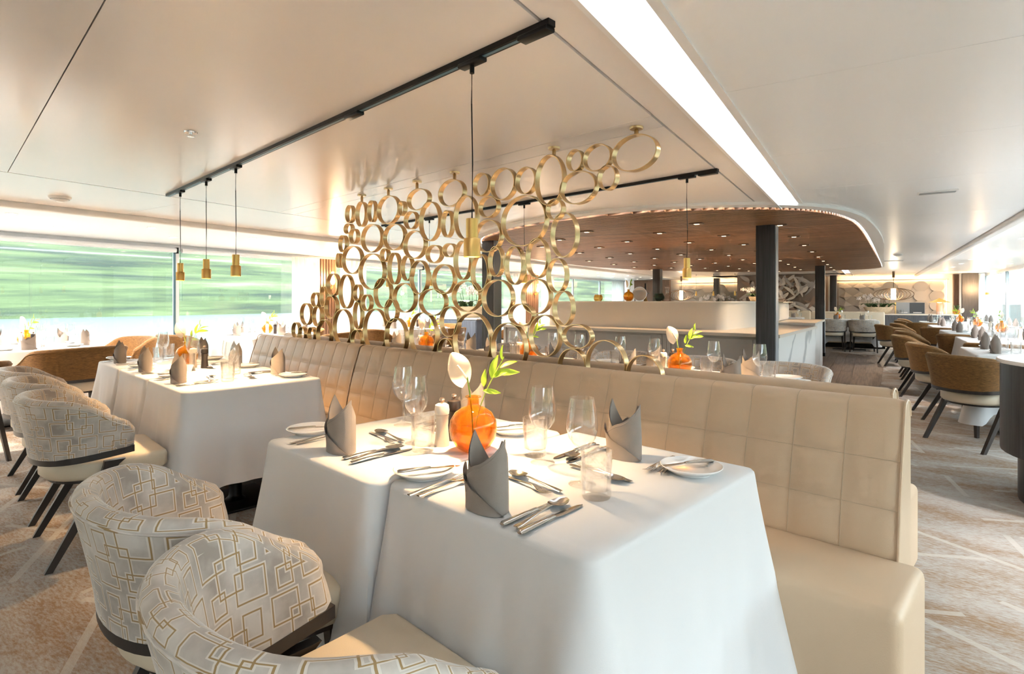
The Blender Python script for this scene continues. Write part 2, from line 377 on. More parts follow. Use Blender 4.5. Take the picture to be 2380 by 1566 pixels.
# ceiling: an upper deck slab, panels hung under it with open joints
ceil = struct('ceiling', MB().box(UL-.1, UR+.1, V0, V1+.4, 2.12, 2.2), 'ceiling_white')
def line_x(u, y): return (u-y*math.sin(A))/math.cos(A)
def sec_panel(u0, u1, y0, y1, m, g=.005):
    poly = [(line_x(u0, y0)+g, y0+g), (line_x(u1, y0)-g, y0+g), (line_x(u1, y1)-g, y1-g), (line_x(u0, y1)+g, y1-g)]
    c, s_ = math.cos(-A), math.sin(-A)
    poly = [(x*c-y*s_, x*s_+y*c) for x, y in poly]            # the ceiling is turned with the ship
    part('ceiling_panel', MB().prism(poly, HC, 2.118), m, ceil, False)
ys = [-5.2, .315, 2.165, 2.325, 5.6, 9.5, 14, 19]
for k in range(len(ys)-1): sec_panel(-4.53, -.80, ys[k], ys[k+1], 'ceiling_paint', .002)
def ship_panel(u0, u1, v0, v1, m, z0=HC, g=.002, name='ceiling_panel'):
    part(name, MB().box(u0+g, u1-g, v0+g, v1-g, z0, 2.118), m, ceil, False)
ship_panel(-.792, -.645, V0, 20, 'ceiling_paint')
vs_ = [V0, -1.2, 1.1, 2.25, 3.4, 4.55, 6.4, 8.6, 11, 14, 17.5, V1]
for k in range(len(vs_)-1): ship_panel(-.47, 1.13, vs_[k], vs_[k+1], 'ceiling_white', g=.0012)
ship_panel(-4.60, -4.54, V0, 20, 'ceiling_paint')
vl = [V0, -.6, 1.2, 2.4, 3.9, 5.4, 7.5, 11, 15, 20]
for k in range(len(vl)-1): ship_panel(-5.86, -4.605, vl[k], vl[k+1], 'ceiling_paint', HC+.006, g=.0012)
ship_panel(UL, -5.95, V0, V1, 'ceiling_white')
ship_panel(1.24, UR, V0, V1, 'ceiling_white')
ship_panel(-4.5, -.5, 19, V1, 'ceiling_white', g=.004)
# light coves and cornices
trim = struct('trim_1', MB().box(-.648, -.632, V0, 20, 2.00, 2.06), 'trim_white')
part('led_strip', MB().box(-.512, -.502, V0, 20, 2.045, 2.075), 'led_cove', trim, False, label='bright cool white light strip in the ceiling cove')
part('cove_lip', MB().box(-.50, -.468, V0, 20, 2.022, 2.10), 'trim_white', trim, False)
t2 = struct('trim_2', MB().rbox(-5.95, -5.865, V0, V1, 1.985, 2.10, .02), 'trim_white', smooth=True)
t3 = struct('trim_3', MB().rbox(1.14, 1.235, V0, V1, 1.985, 2.10, .02), 'trim_white', smooth=True)

part('led_strip', MB().box(-5.975, -5.955, V0, V1, 2.012, 2.024), 'led_added_fill', t2, False)  # added light: strip put behind the left cornice to brighten the bay ceiling
part('led_strip', MB().box(1.240, 1.26, V0, V1, 2.012, 2.024), 'led_added_fill', t3, False)  # its added counterpart on the right, brightening that window bay
# side walls: sill, header, columns, windows with frames and panes
def side_wall(name, u, s, wins, cols):
    w_ = struct(name, MB().box(min(u, u+s*.2), max(u, u+s*.2), V0, V1, 0, .30), 'wall_white')
    part('window_sill', MB().rbox(min(u-s*.06, u+s*.1), max(u-s*.06, u+s*.1), V0, V1, .30, .33, .008), 'frame_white', w_)
    part('window_header', MB().box(min(u-s*.02, u+s*.2), max(u-s*.02, u+s*.2), V0, V1, 1.985, 2.12), 'frame_white', w_, False)
    for a, b in cols:
        part('wall_column', MB().box(min(u, u+s*.2), max(u, u+s*.2), a, b, .33, 1.985), 'wall_white', w_, False)
    return w_
wn = [0]
def window(u, s, v0, v1):
    wn[0] += 1
    mb = MB(); f = .03
    for a, b, c, d in ((v0, v1, .33, .33+f), (v0, v1, 1.985-f, 1.985), (v0, v0+f, .33+f, 1.985-f), (v1-f, v1, .33+f, 1.985-f)):
        mb.box(u-.03, u+.03, a, b, c, d)
    o = struct('window_%d' % wn[0], mb, 'frame_white')
    part('pane', MB().box(u-.006, u+.006, v0+f-.005, v1-f+.005, .33+f-.005, 1.985-f+.005), 'window_glass', o, False)
    part('gasket', MB().box(u-s*.034, u-s*.03, v1-f-.02, v1-f+.012, .36, 1.95), 'gasket', o, False)
side_wall('wall_left', UL, -1, None, [(6.52, 6.97), (13.6, 14.5), (21.2, 21.6)])
for a, b in ((-4.4, .1), (.1, 4.14), (4.14, 6.52), (6.97, 9.32), (9.32, 13.6), (14.5, 16.9), (16.9, 19.1), (19.1, 21.2)): window(UL, -1, a, b)
side_wall('wall_right', UR, 1, None, [(1.3, 1.8), (9.9, 10.5)])
for a, b in ((-4.4, -1.2), (-1.2, 1.3), (1.8, 5.8), (5.8, 9.9), (10.5, 14.4), (14.4, 18.35), (18.35, 21.6)): window(UR, 1, a, b)
struct('wall_back', MB().box(UL-.1, UR+.1, V0-.15, V0, 0, 2.12), 'wall_white')
far = struct('wall_far', MB().box(UL-.1, UR+.1, V1+.2, V1+.4, 0, 2.12), 'wall_white')
# relief panels on the far wall: discs and lozenges standing proud
def relief(u0, u1, name):
    pr = part(name, MB().box(u0, u1, V1+.06, V1+.2, .6, 1.84), 'relief', far, False)
    n = int((u1-u0)/.40); st = (u1-u0)/n; rows = 4; sz = 1.2/rows
    for i in range(n):
        for j in range(rows):
            cu, cz = u0+st*(i+.5), .62+sz*(j+.5); k = i/max(1, n-1)
            # left part lozenges, right part discs
            if k < .48:
                p = [(cu-st*.48, cz), (cu, cz-sz*.48), (cu+st*.48, cz), (cu, cz+sz*.48)]; nm = 'relief_lozenge'
                c = (cu-st*.1, cz-sz*.12)
                vs = [(x, V1+.055, z) for x, z in p]+[(c[0], V1+.0, c[1])]
                m_ = MB().add(vs, [(0, 1, 4), (1, 2, 4), (2, 3, 4), (3, 0, 4)])
            else:
                nm = 'relief_disc'; vs = []; q = 20; tz = .03*(1 if (i+j) % 2 else -1)
                for t in range(q):
                    a = 2*PI*t/q; vs.append((cu+.46*st*math.cos(a), V1+.03+tz*math.sin(a), cz+.46*sz*1.2*math.sin(a)))
                for t in range(q): x, y, z = vs[t]; vs.append((x, V1+.06, z))
                m_ = MB().add(vs, [tuple(range(q))]+[(t, (t+1) % q, q+(t+1) % q, q+t) for t in range(q)])
            part(nm, m_, 'relief', far, False)
relief(-.92, 1.92, 'relief_panel'); relief(-6.25, -4.05, 'relief_panel')
part('led_strip', MB().box(-.92, 1.95, V1+.02, V1+.05, 1.88, 1.90), 'led_warm', far, False, label='warm light strip above the relief wall')
part('led_strip', MB().box(-6.3, -4.0, V1+.02, V1+.05, 1.88, 1.90), 'led_warm', far, False, label='warm light strip above the relief wall')
part('cove_shelf', MB().box(-1.0, 2.0, V1-.05, V1, 1.86, 1.90), 'trim_white', far, False)
part('cove_shelf', MB().box(-6.4, -3.95, V1-.05, V1, 1.86, 1.90), 'trim_white', far, False)
part('led_strip', MB().box(1.94, 1.955, V1+.02, V1+.05, .85, 1.87), 'led_warm', far, False)
# mural of big feathered leaves on its own partition
mur = struct('wall_mural', MB().box(-3.62, -1.36, 19.0, 19.2, 0, 2.02), 'relief')
part('side_return', MB().box(-1.36, -1.22, 19.0, 21.6, 0, 2.02), 'walnut', mur, False)
mat('mural_brown', (.30, .20, .15), .7); mat('mural_grey', (.42, .38, .36), .7); mat('mural_pale', (.66, .60, .55), .7); mat('mural_ground', (.24, .18, .15), .7)
part('mural_ground', MB().box(-3.62, -1.36, 18.985, 19.0, .7, 2.02), 'mural_ground', mur, False)
rnd = random.Random(4)
for k in range(96):
    cu = -3.5+rnd.random()*2.05; cz = .85+rnd.random()*1.05; ln = .26+rnd.random()*.30; wd = .035+rnd.random()*.035; an = rnd.choice((-1, 1))*(.25+rnd.random()*.9)
    y = 18.984-.0015*k; pts = []
    for q in range(9):
        t = q/8; ww = wd*math.sin(PI*min(1, t*.92+.04))**.7; cx = cu+ (t-.5)*ln*math.sin(an)+.05*math.sin(t*PI); zz = cz+(t-.5)*ln*math.cos(an)
        pts.append((cx, zz, ww))
    vs = []; ca, sa = math.cos(an), math.sin(an)
    for cx, zz, ww in pts: vs += [(cx-ww*ca, zz+ww*sa), (cx+ww*ca, zz-ww*sa)]
    vs = [(min(-1.37, max(-3.61, x)), y, min(2.015, max(.7, z))) for x, z in vs]
    part('mural_leaf', MB().add(vs, [(2*q, 2*q+1, 2*q+3, 2*q+2) for q in range(8)]), ('mural_brown', 'mural_grey', 'mural_pale')[k % 3], mur, False)
# dark panel pieces and niches at the far corners
struct('wall_panel_dark', MB().box(2.25, 2.62, 20.9, 21.1, 0, 2.02), 'pillar_wood')
struct('wall_panel_walnut', MB().box(2.08, 2.22, 21.3, 21.5, 0, 2.02), 'walnut')
struct('wall_panel_brown', MB().box(-7.9, -6.5, 21.2, 21.4, 0, 2.02), 'walnut')

# slatted wooden ceiling over the buffet
OUT = [(-4.05, 5.60), (-3.45, 5.16), (-2.87, 4.86), (-2.28, 4.70), (-1.74, 4.68), (-1.32, 4.78), (-.88, 4.98), (-.62, 5.18), (-.40, 5.45), (-.23, 5.86), (-.11, 6.6), (0, 9.29), (.2, 14.8), (.2, 15.8), (-.46, 16.4), (-2.26, 16.5), (-4.1, 15.0), (-5.2, 12.6), (-5.42, 10.8), (-5.25, 8.8), (-5.0, 7.6), (-4.6, 6.4)]
def scaled(poly, d):
    cx = sum(p[0] for p in poly)/len(poly); cy = sum(p[1] for p in poly)/len(poly); r = []
    for x, y in poly:
        l_ = math.hypot(x-cx, y-cy); r.append((x+(x-cx)/l_*d, y+(y-cy)/l_*d))
    return r
for _ in range(2):                # soften the outline
    OUT = [q for i in range(len(OUT)) for q in ((OUT[i][0]*.75+OUT[(i+1) % len(OUT)][0]*.25, OUT[i][1]*.75+OUT[(i+1) % len(OUT)][1]*.25), (OUT[i][0]*.25+OUT[(i+1) % len(OUT)][0]*.75, OUT[i][1]*.25+OUT[(i+1) % len(OUT)][1]*.75))]
wc = struct('ceiling_wood', MB().prism(OUT, 2.012, 2.03), 'walnut_gap')
o2 = scaled(OUT, .16); o1 = scaled(OUT, .03); n_ = len(OUT)
rim = MB().add([(*p, 2.005) for p in o1]+[(*p, 2.005) for p in o2]+[(*p, 2.03) for p in o2]+[(*p, 2.03) for p in o1],
    [(i, (i+1) % n_, n_+(i+1) % n_, n_+i) for i in range(n_)]+[(n_+i, n_+(i+1) % n_, 2*n_+(i+1) % n_, 2*n_+i) for i in range(n_)]+[(3*n_+i, 3*n_+(i+1) % n_, (i+1) % n_, i) for i in range(n_)])
part('ceiling_rim', rim, 'trim_white', wc, False)
e1 = scaled(OUT, .004); e2 = scaled(OUT, .022)
part('led_strip', MB().add([(*p, 2.022) for p in e1]+[(*p, 2.022) for p in e2], [(i, (i+1) % n_, n_+(i+1) % n_, n_+i) for i in range(n_)]), 'led_cool', wc, False)
def cross(poly, v):              # where a line across the ship meets the outline
    xs = []
    for i in range(len(poly)):
        (x0, y0), (x1, y1) = poly[i], poly[(i+1) % len(poly)]
        if (y0-v)*(y1-v) < 0: xs.append(x0+(x1-x0)*(v-y0)/(y1-y0))
    return sorted(xs)
sl = MB(); v = 4.71
sec = []
# slats run along the seating axis, as the photograph's fine lines do (towards the left vanishing point)
c_, s_ = math.cos(A), math.sin(A)
OR = [(x*c_+y*(-s_), x*s_+y*c_) for x, y in OUT]      # outline in world axes
y = min(p[1] for p in OR)+.01; ymax = max(p[1] for p in OR)
slat_i = 0
while y < ymax-.05:
    xs = cross(OR, y+.02)
    if len(xs) >= 2:
        q = [(xs[0], y), (xs[-1], y), (xs[-1], y+.040), (xs[0], y+.040)]
        q = [(x*c_+yy*s_, -x*s_+yy*c_) for x, yy in q]
        if slat_i < 90: part('slat', MB().prism(q, 1.993, 2.012), 'slat_wood', wc, False)
        else: sl.prism(q, 1.993, 2.012)
        slat_i += 1
    y += .050
so_ = part('far_slats', sl, 'slat_wood', wc, False); so_['kind'] = 'stuff'

# dark floor of planks in front of the buffet
PL = [(-3.6, 8.3), (-.05, 8.0), (.10, 9.2), (.17, 11.6), (.24, 14.0), (.05, 14.75), (-.73, 15.1), (-1.8, 15.15), (-3.6, 15.1)]
pf = struct('floor_planks', MB().prism(PL, 0, .003), 'plank_wood')
PT = [(y_, x_) for x_, y_ in PL]
u = -3.5; k = 0
while u < .2:
    xs = cross(PT, u+.09)
    if len(xs) >= 2:
        a = xs[0]; b = xs[-1]; t = a+.4+.55*(k % 3)
        cuts = [a]+[q for q in (t, t+1.7, t+3.4, t+5.1) if q < b-.2]+[b]
        for i in range(len(cuts)-1): part('plank', MB().box(u+.003, min(u+.177, .23), cuts[i]+.003, cuts[i+1]-.003, .003, .008), 'plank_wood', pf, False)
    u += .18; k += 1

# posts
def post(u, v, lab, z=2.0):
    t = thing('pillar', lab, 'pillar', (*S(u, v), 0), A)
    part('post', MB().rbox(-.09, .09, -.09, .09, 0, z, .006), 'pillar_wood', t)
    part('edge_strip', MB().box(.09, .098, -.085, .085, 0, z), 'grey_paint', t, False)
    part('foot', MB().rbox(-.1, .102, -.1, .1, 0, .08, .006), 'black_metal', t)
post(-.90, 6.22, 'dark wooden pillar at the near corner of the white buffet')
post(-.95, 14.05, 'dark wooden pillar beyond the far end of the buffet, beside the two grey chairs')
post(-4.40, 13.4, 'dark wooden pillar rising behind the glass carafe on the buffet')
post(-4.68, 20.9, 'thin far pillar in front of the left relief wall', 2.03)
post(-1.02, 20.6, 'thin far pillar at the left edge of the lit relief wall', 2.03)
post(-4.13, 5.92, 'dark wooden pillar seen through the brass rings', 2.0)
# ================================================================ BUFFET
def shipthing(name, lab, cat): return thing(name, lab, cat, (0, 0, 0), A)
bar = shipthing('buffet_counter', 'long white buffet counter with marble ends and stone top', 'counter')
BP = [(-4.62, 6.90), (-.80, 6.40), (-.64, 8.98), (-4.40, 9.30)]
part('body', MB().prism([(-4.58, 6.95), (-.83, 6.46), (-.68, 8.94), (-4.36, 9.26)], .0, .835), 'bar_front', bar, False)
part('counter_top', MB().prism(BP, .835, .87), 'bar_stone', bar, False)
part('marble_end', MB().add([(-.815, 6.43, .02), (-.665, 8.96, .02), (-.665, 8.96, .835), (-.815, 6.43, .835), (-.83, 6.43, .02), (-.68, 8.96, .02), (-.68, 8.96, .835), (-.83, 6.43, .835)], [(0,1,2,3),(4,7,6,5),(0,3,7,4),(1,5,6,2),(3,2,6,7),(0,4,5,1)]), 'marble', bar, False, label='veined white marble end panel')
part('marble_end', MB().add([(-4.61, 6.92, .02), (-4.39, 9.28, .02), (-4.39, 9.28, .835), (-4.61, 6.92, .835), (-4.58, 6.93, .02), (-4.36, 9.28, .02), (-4.36, 9.28, .835), (-4.58, 6.93, .835)], [(0,1,2,3),(4,7,6,5),(0,3,7,4),(1,5,6,2),(3,2,6,7),(0,4,5,1)]), 'marble', bar, False, label='veined white marble end panel')
def bar_pt(t, off=0): return (-4.58+t*3.75, 6.95-t*.49-off)
def bar_panel(name, t0, t1, z0, z1, off):
    a, b = bar_pt(t0, .0), bar_pt(t1, .0)
    return part(name, MB().prism([(a[0], a[1]-off), (b[0], b[1]-off), (b[0], b[1]+.001), (a[0], a[1]+.001)], z0, z1), 'bar_front', bar, False)
for a, b in ((.03, .14), (.145, .255), (.26, .375), (.38, .50), (.505, .62), (.72, .935)): bar_panel('cabinet_door', a+.002, b-.002, .09, .80, .014)
for k in range(6): bar_panel('fluted_batten', .63+k*.0145, .63+k*.0145+.0125, .05, .82, .012)
part('plinth', MB().prism([(-4.5, 7.02), (-.9, 6.55), (-.75, 8.85), (-4.3, 9.2)], 0, .02), 'black_metal', bar, False)
def rounded(poly, r, n=5):
    out = []; m = len(poly)
    for i in range(m):
        p0, p, p1 = Vector(poly[i-1]), Vector(poly[i]), Vector(poly[(i+1) % m])
        a = (p0-p).normalized()*r+p; b = (p1-p).normalized()*r+p
        for k in range(n+1):
            t = k/n; out.append(tuple((a*(1-t)+p*t)*(1-t)+(p*(1-t)+b*t)*t))
    return out
blk = shipthing('buffet_screen_block', 'plain white screen block with rounded corner standing on the buffet', 'screen')
part('block', MB().prism(rounded([(-4.02, 7.16), (-1.50, 7.02), (-1.24, 8.75), (-3.9, 9.0)], .16), .87, 1.205), 'bar_block', blk, True, 30)
part('cap', MB().prism(rounded([(-4.04, 7.14), (-1.48, 7.0), (-1.22, 8.77), (-3.92, 9.02)], .16), 1.205, 1.218), 'trim_white', blk, True, 30)
bar2 = shipthing('rear_buffet_counter', 'second white buffet counter behind the first, its edge past the pillar', 'counter')
part('body', MB().box(-3.6, -.80, 10.0, 12.1, 0, .835), 'bar_front', bar2, False)
part('side_panel', MB().box(-.80, -.775, 10.02, 12.1, .0, .835), 'marble', bar2, False)
part('counter_top', MB().box(-3.62, -.74, 9.96, 12.15, .835, .87), 'bar_stone', bar2, False)
b2 = shipthing('rear_screen_block', 'small white screen block on the second buffet right of the pillar', 'screen')
part('block', MB().rbox(-3.4, -1.30, 10.35, 11.7, .87, 1.195, .05), 'bar_block', b2)
part('cap', MB().box(-3.42, -1.24, 10.33, 11.75, 1.195, 1.205), 'trim_white', b2, False)

# ================================================================ FAR COUNTER AND ITS THINGS
fc = shipthing('service_counter', 'long dark service counter in front of the lit relief wall', 'counter')
fpoly = rounded([(-.78, 19.95), (2.15, 19.95), (2.15, 20.75), (-.78, 20.75)], .35)
part('body', MB().prism(fpoly, .10, .80), 'dark_cabinet', fc, True, 30)
part('plinth', MB().prism(scaled(fpoly, -.06), 0, .10), 'black_metal', fc, True, 30)
part('counter_top', MB().prism(scaled(fpoly, .02), .80, .83), 'bar_stone', fc, True, 30)
for k in range(3): part('door', MB().box(.1+k*.62, .70+k*.62, 19.938, 19.95, .13, .77), 'dark_cabinet', fc, False)
rc = thing('round_counter', 'curved dark wooden service counter with pale top at the right edge', 'counter', (*S(1.27, 4.60), 0), A)
part('body', MB().lathe([(0, .30), (.585, .30), (.585, .845), (0, .845)], 40), 'pillar_wood', rc)
part('plinth', MB().lathe([(0, 0), (.50, 0), (.50, .30), (0, .30)], 40), 'pillar_wood', rc)
part('counter_top', MB().lathe([(0, .845), (.60, .845), (.605, .855), (.60, .868), (0, .868)], 40), 'trim_white', rc)
cab = thing('sideboard', 'blue-grey sideboard carrying the orchid bowl behind the rings', 'sideboard', (*S(-7.1, 9.45), 0), A)
part('body', MB().rbox(-.45, .45, -.45, .45, .05, .84, .01), 'blue_cabinet', cab)
part('plinth', MB().box(-.42, .42, -.42, .42, 0, .05), 'black_metal', cab, False)
part('counter_top', MB().rbox(-.47, .47, -.47, .47, .84, .87, .006), 'trim_white', cab)
for k in (-1, 1): part('door', MB().box(-.44 if k < 0 else .005, -.005 if k < 0 else .44, -.462, -.45, .08, .81), 'blue_cabinet', cab, False)

# orchids: flat bowl, arching stalks with blossoms, leaves
def orchid(loc, rz, lab, sc_=1., seed=1):
    r_ = random.Random(seed)
    pot = tag(link('orchid_bowl', MB().lathe([(0, 0), (.16, 0), (.20, .03), (.235, .12), (.245, .16), (.225, .16), (.21, .13), (0, .12)], 32).mesh('orchid_bowl', 'pot_stone'), None, loc, rz, (sc_*1.25, sc_*.75, sc_)), 'oval pale stone bowl under '+lab, 'bowl')
    o = thing('orchid', lab, 'orchid', (loc[0], loc[1], loc[2]+.125*sc_), rz); o.scale = (sc_, sc_, sc_)
    lf = [MB().grid(lambda i, j: ((.05*math.sin(PI*(.08+.9*i/6)))*(j-1), .02+i*.035, .03+.10*math.sin(i/6*2.6)-.012*abs(j-1)), 7, 3).mesh('leaf', 'leaf_dark')]
    for k in range(16):
        c = link('leaf', lf[0], o, ((k % 5-2)*.09, (k//5-1)*.03, 0), r_.random()*6.28)
    bl = MB()
    for q in range(5):
        a = q*2*PI/5; ca, sa = math.cos(a), math.sin(a)
        pts = [(0, 0)]+[(.034*math.cos(t), .020*math.sin(t)) for t in (-.9, -.3, .3, .9)]
        bl.add([(ca*(x+.012*(1 if i else 0))-sa*y, .006*math.cos(3*i), sa*(x+.012*(1 if i else 0))+ca*y) for i, (x, y) in enumerate(pts)], [(0, 1, 2), (0, 2, 3), (0, 3, 4)])
    bm_ = bl.mesh('blossom', 'orchid')
    for k in range(9):
        x0 = (k-4)*.055+r_.uniform(-.02, .02); h_ = .30+r_.uniform(-.03, .04); dr = (k-4)*.028+r_.uniform(-.05, .05)
        pts = [(x0, 0, 0), (x0, 0, h_*.5), (x0+dr*.2, 0, h_*.85), (x0+dr*.8, r_.uniform(-.04, .04), h_), (x0+dr*1.6, r_.uniform(-.05, .05), h_*.94)]
        st = part('stalk', MB().tube(pts, .0035, 5), 'leaf_dark', o)
        for q in range(7):
            c = link('blossom', bm_, st, (x0+dr*(.2+q*.25)+r_.uniform(-.035, .035), r_.uniform(-.06, .06), h_*(.88+.13*r_.random())-.012*q), r_.uniform(-1.4, 1.4))
    return o
orchid((*S(.18, 20.30), .83), A, 'white orchids in bloom on the far service counter', 1.25, 3)
orchid((*S(-7.1, 9.45), .87), A+.5, 'white orchids in bloom on the sideboard seen through the rings', 1.45, 5)
orchid((*S(-4.55, 20.2), .83), A, 'white orchids far back before the left relief wall', 1.3, 8)
fc2 = shipthing('left_service_counter', 'dark service counter before the left relief wall', 'counter')
part('body', MB().box(-6.2, -3.9, 19.9, 20.6, .05, .80), 'dark_cabinet', fc2, False); part('counter_top', MB().box(-6.22, -3.88, 19.88, 20.62, .80, .83), 'bar_stone', fc2, False); part('plinth', MB().box(-6.1, -4, 20, 20.6, 0, .05), 'black_metal', fc2, False)
# things on the service counter
mon = thing('display_panel', 'grey upright panel screen on the far service counter', 'screen', (*S(.98, 20.3), .83), A)
part('panel', MB().box(-.35, .35, 0, .03, .0, .34), 'grey_paint', mon, False)
part('yellow_edge', MB().box(-.38, -.35, 0, .05, 0, .34), 'brass', mon, False)
part('dark_half', MB().box(-.02, .34, -.004, 0, .02, .33), 'screen_dark', mon, False)
for k in (-.17, .17): part('status_strip', MB().box(k-.10, k+.10, -.007, -.004, .03, .05), 'trim_white', mon, False)
lp = thing('table_lamp', 'cone shaped brass table lamp at the far service counter', 'lamp', (*S(1.66, 20.2), .83), A)
part('base', MB().lathe([(0, 0), (.075, 0), (.07, .33), (0, .33)], 20), 'lamp_shade_stone', lp)
part('shade', MB().lathe([(.27, .345), (.16, .385), (.06, .44), (.0, .47)], 28), 'brass', lp)
part('bulb', MB().lathe([(0, .33), (.05, .335), (.05, .36), (0, .37)], 14), 'lamp_warm', lp)
def potted(u, v, z, lab):
    t = thing('potted_plant', lab, 'plant', (*S(u, v), z), 0); r_ = random.Random(2)
    part('pot', MB().lathe([(0, 0), (.06, 0), (.09, .07), (.075, .13), (.06, .13), (0, .1)], 16), 'amber_glass', t)
    lf = MB().grid(lambda i, j: (.02*math.sin(PI*i/5)*(j-1), .0+i*.02, .10+.03*i), 6, 3).mesh('leaf', 'leaf_dark')
    for k in range(9): link('leaf', lf, t, (0, 0, .02*(k % 3)), k*.7)
potted(2.06, 20.35, .83, 'small leafy plant in amber pot at the end of the far counter')
# wire lantern pendants with a glowing tube
def lantern(u, v, lab):
    t = thing('lantern_pendant', lab, 'pendant lamp', (*S(u, v), 0), A)
    part('canopy', MB().lathe([(0, 1.86), (.03, 1.86), (.03, 2.03), (0, 2.03)], 14), 'shell_wire', t)
    part('cable', MB().tube([(0, 0, 1.55), (0, 0, 1.87)], .006, 6), 'black_metal', t)
    part('glowing_tube', MB().lathe([(0, 1.25), (.055, 1.25), (.055, 1.55), (0, 1.55)], 16), 'lamp_soft', t)
    for k in range(5):
        rx = .46-.08*k; part('wire_loop', MB().tube([(rx*math.cos(q*PI/16), .05*(k-2), 1.40+.165*math.sin(q*PI/16)) for q in range(32)], .007, 5, True), 'shell_wire', t)
lantern(.52, 18.6, 'oval wire lantern with glowing tube before the relief wall')
lantern(-5.3, 18.6, 'oval wire lantern with glowing tube before the left relief wall')

# glass and decor on the white block
# ================================================================ TABLEWARE PROTOTYPES
def cyl_prof(pts): return pts
def glass_mesh(n=28):
    return MB().lathe([(0, .004), (.020, .004), (.034, .0015), (.036, .0), (.0362, .002), (.020, .006), (.006, .011), (.0042, .02), (.0038, .06), (.0044, .088), (.010, .094), (.024, .106), (.035, .122), (.0405, .142), (.0412, .156), (.039, .178), (.0355, .204), (.0325, .226), (.0315, .226), (.0345, .204), (.038, .178), (.0402, .156), (.0395, .142), (.034, .123), (.023, .108), (.008, .098), (0, .096)], n).mesh('wine_glass', 'clear_glass', ang=60)
WG = [('wine_glass', glass_mesh(), [])]; WGF = [('wine_glass', glass_mesh(14), [])]
def wob(a, z): return 1+(.035*math.sin(3*a+z*60)+.03*math.sin(5*a-z*95)+.02*math.sin(2*a+z*140))*(1 if .015 < z < .1 else .2)
def tumb(n): return MB().lathe([(0, 0), (.033, 0), (.0355, .006), (.0355, .02), (.0365, .04), (.037, .06), (.0375, .08), (.038, .1), (.0385, .116), (.0370, .116), (.0362, .1), (.0358, .08), (.0352, .06), (.0348, .04), (.033, .022), (.02, .017), (0, .016)], n, wob=wob).mesh('tumbler', 'tumbler_glass', ang=60)
TU = [('tumbler', tumb(30), [])]; TUF = [('tumbler', tumb(12), [])]
PLT = [('side_plate', MB().lathe([(0, .004), (.045, .004), (.05, .0), (.054, .0), (.056, .005), (.070, .010), (.084, .019), (.085, .021), (.083, .0225), (.068, .014), (.054, .0095), (.048, .009), (0, .009)], 40).mesh('side_plate', 'porcelain', ang=60), [])]
def strip(mb, rows):            # rows: (y, half width, z centre, half thickness)
    vs = []; n = 8
    for y, w_, z, t in rows:
        for k in range(n):
            a = 2*PI*k/n; vs.append((w_*math.cos(a), y, z+t*math.sin(a)))
    m = len(rows); fs = [(i*n+k, i*n+(k+1) % n, (i+1)*n+(k+1) % n, (i+1)*n+k) for i in range(m-1) for k in range(n)]
    return mb.add(vs, fs+[tuple(range(n))[::-1], tuple((m-1)*n+k for k in range(n))])
def knife(L_=.225):
    h = strip(MB(), [(-L_/2, .006, .005, .003), (-L_/2+.006, .0095, .0055, .0045), (-.04, .0075, .006, .0045), (-.005, .0055, .006, .004), (.004, .006, .006, .003)]).mesh('handle', 'steel')
    b = strip(MB(), [(.002, .006, .005, .0015), (.02, .009, .004, .001), (.07, .0095, .003, .0009), (L_/2-.012, .008, .002, .0008), (L_/2, .0015, .0018, .0006)]).mesh('blade', 'steel')
    return [('handle', h, []), ('blade', b, [])]
KN = knife(.225); BK = knife(.175)
def spoon(L_=.20):
    h = strip(MB(), [(-L_/2, .007, .003, .0015), (-L_/2+.012, .0085, .003, .0018), (-.02, .004, .006, .002), (.025, .003, .009, .002), (L_/2-.062, .0045, .007, .0018)]).mesh('handle', 'steel')
    def bf(i, j):
        t = i/8.; a = (j-4)/4.; w_ = .0205*math.sqrt(max(0, 1-(2*t-1)**2))*(1-.15*(2*t-1)) + .0015
        return (a*w_, L_/2-.064+t*.064, .009-.0075*(1-a*a)*math.sin(PI*max(.05, min(.95, t)))-.002*math.sin(PI*t))
    b = MB().grid(bf, 9, 9).mesh('bowl', 'steel')
    return [('handle', h, []), ('bowl', b, [])]
SP = spoon()
def fork(L_=.20):
    h = strip(MB(), [(-L_/2, .007, .003, .0015), (-L_/2+.012, .0085, .003, .0018), (-.02, .004, .006, .002), (.025, .0035, .009, .002), (.038, .008, .007, .0015), (.052, .0115, .005, .0014)]).mesh('handle', 'steel')
    t = MB()
    for k in range(4): x = (k-1.5)*.0062; m_ = strip(MB(), [(.048, .0022, .005, .0012), (.075, .002, .004, .001), (L_/2, .0009, .009, .0006)]); t.add([(a+x, b, c) for a, b, c in m_.v], m_.f)
    return [('handle', h, []), ('tines', t.mesh('tines', 'steel'), [])]
FK = fork(.20)
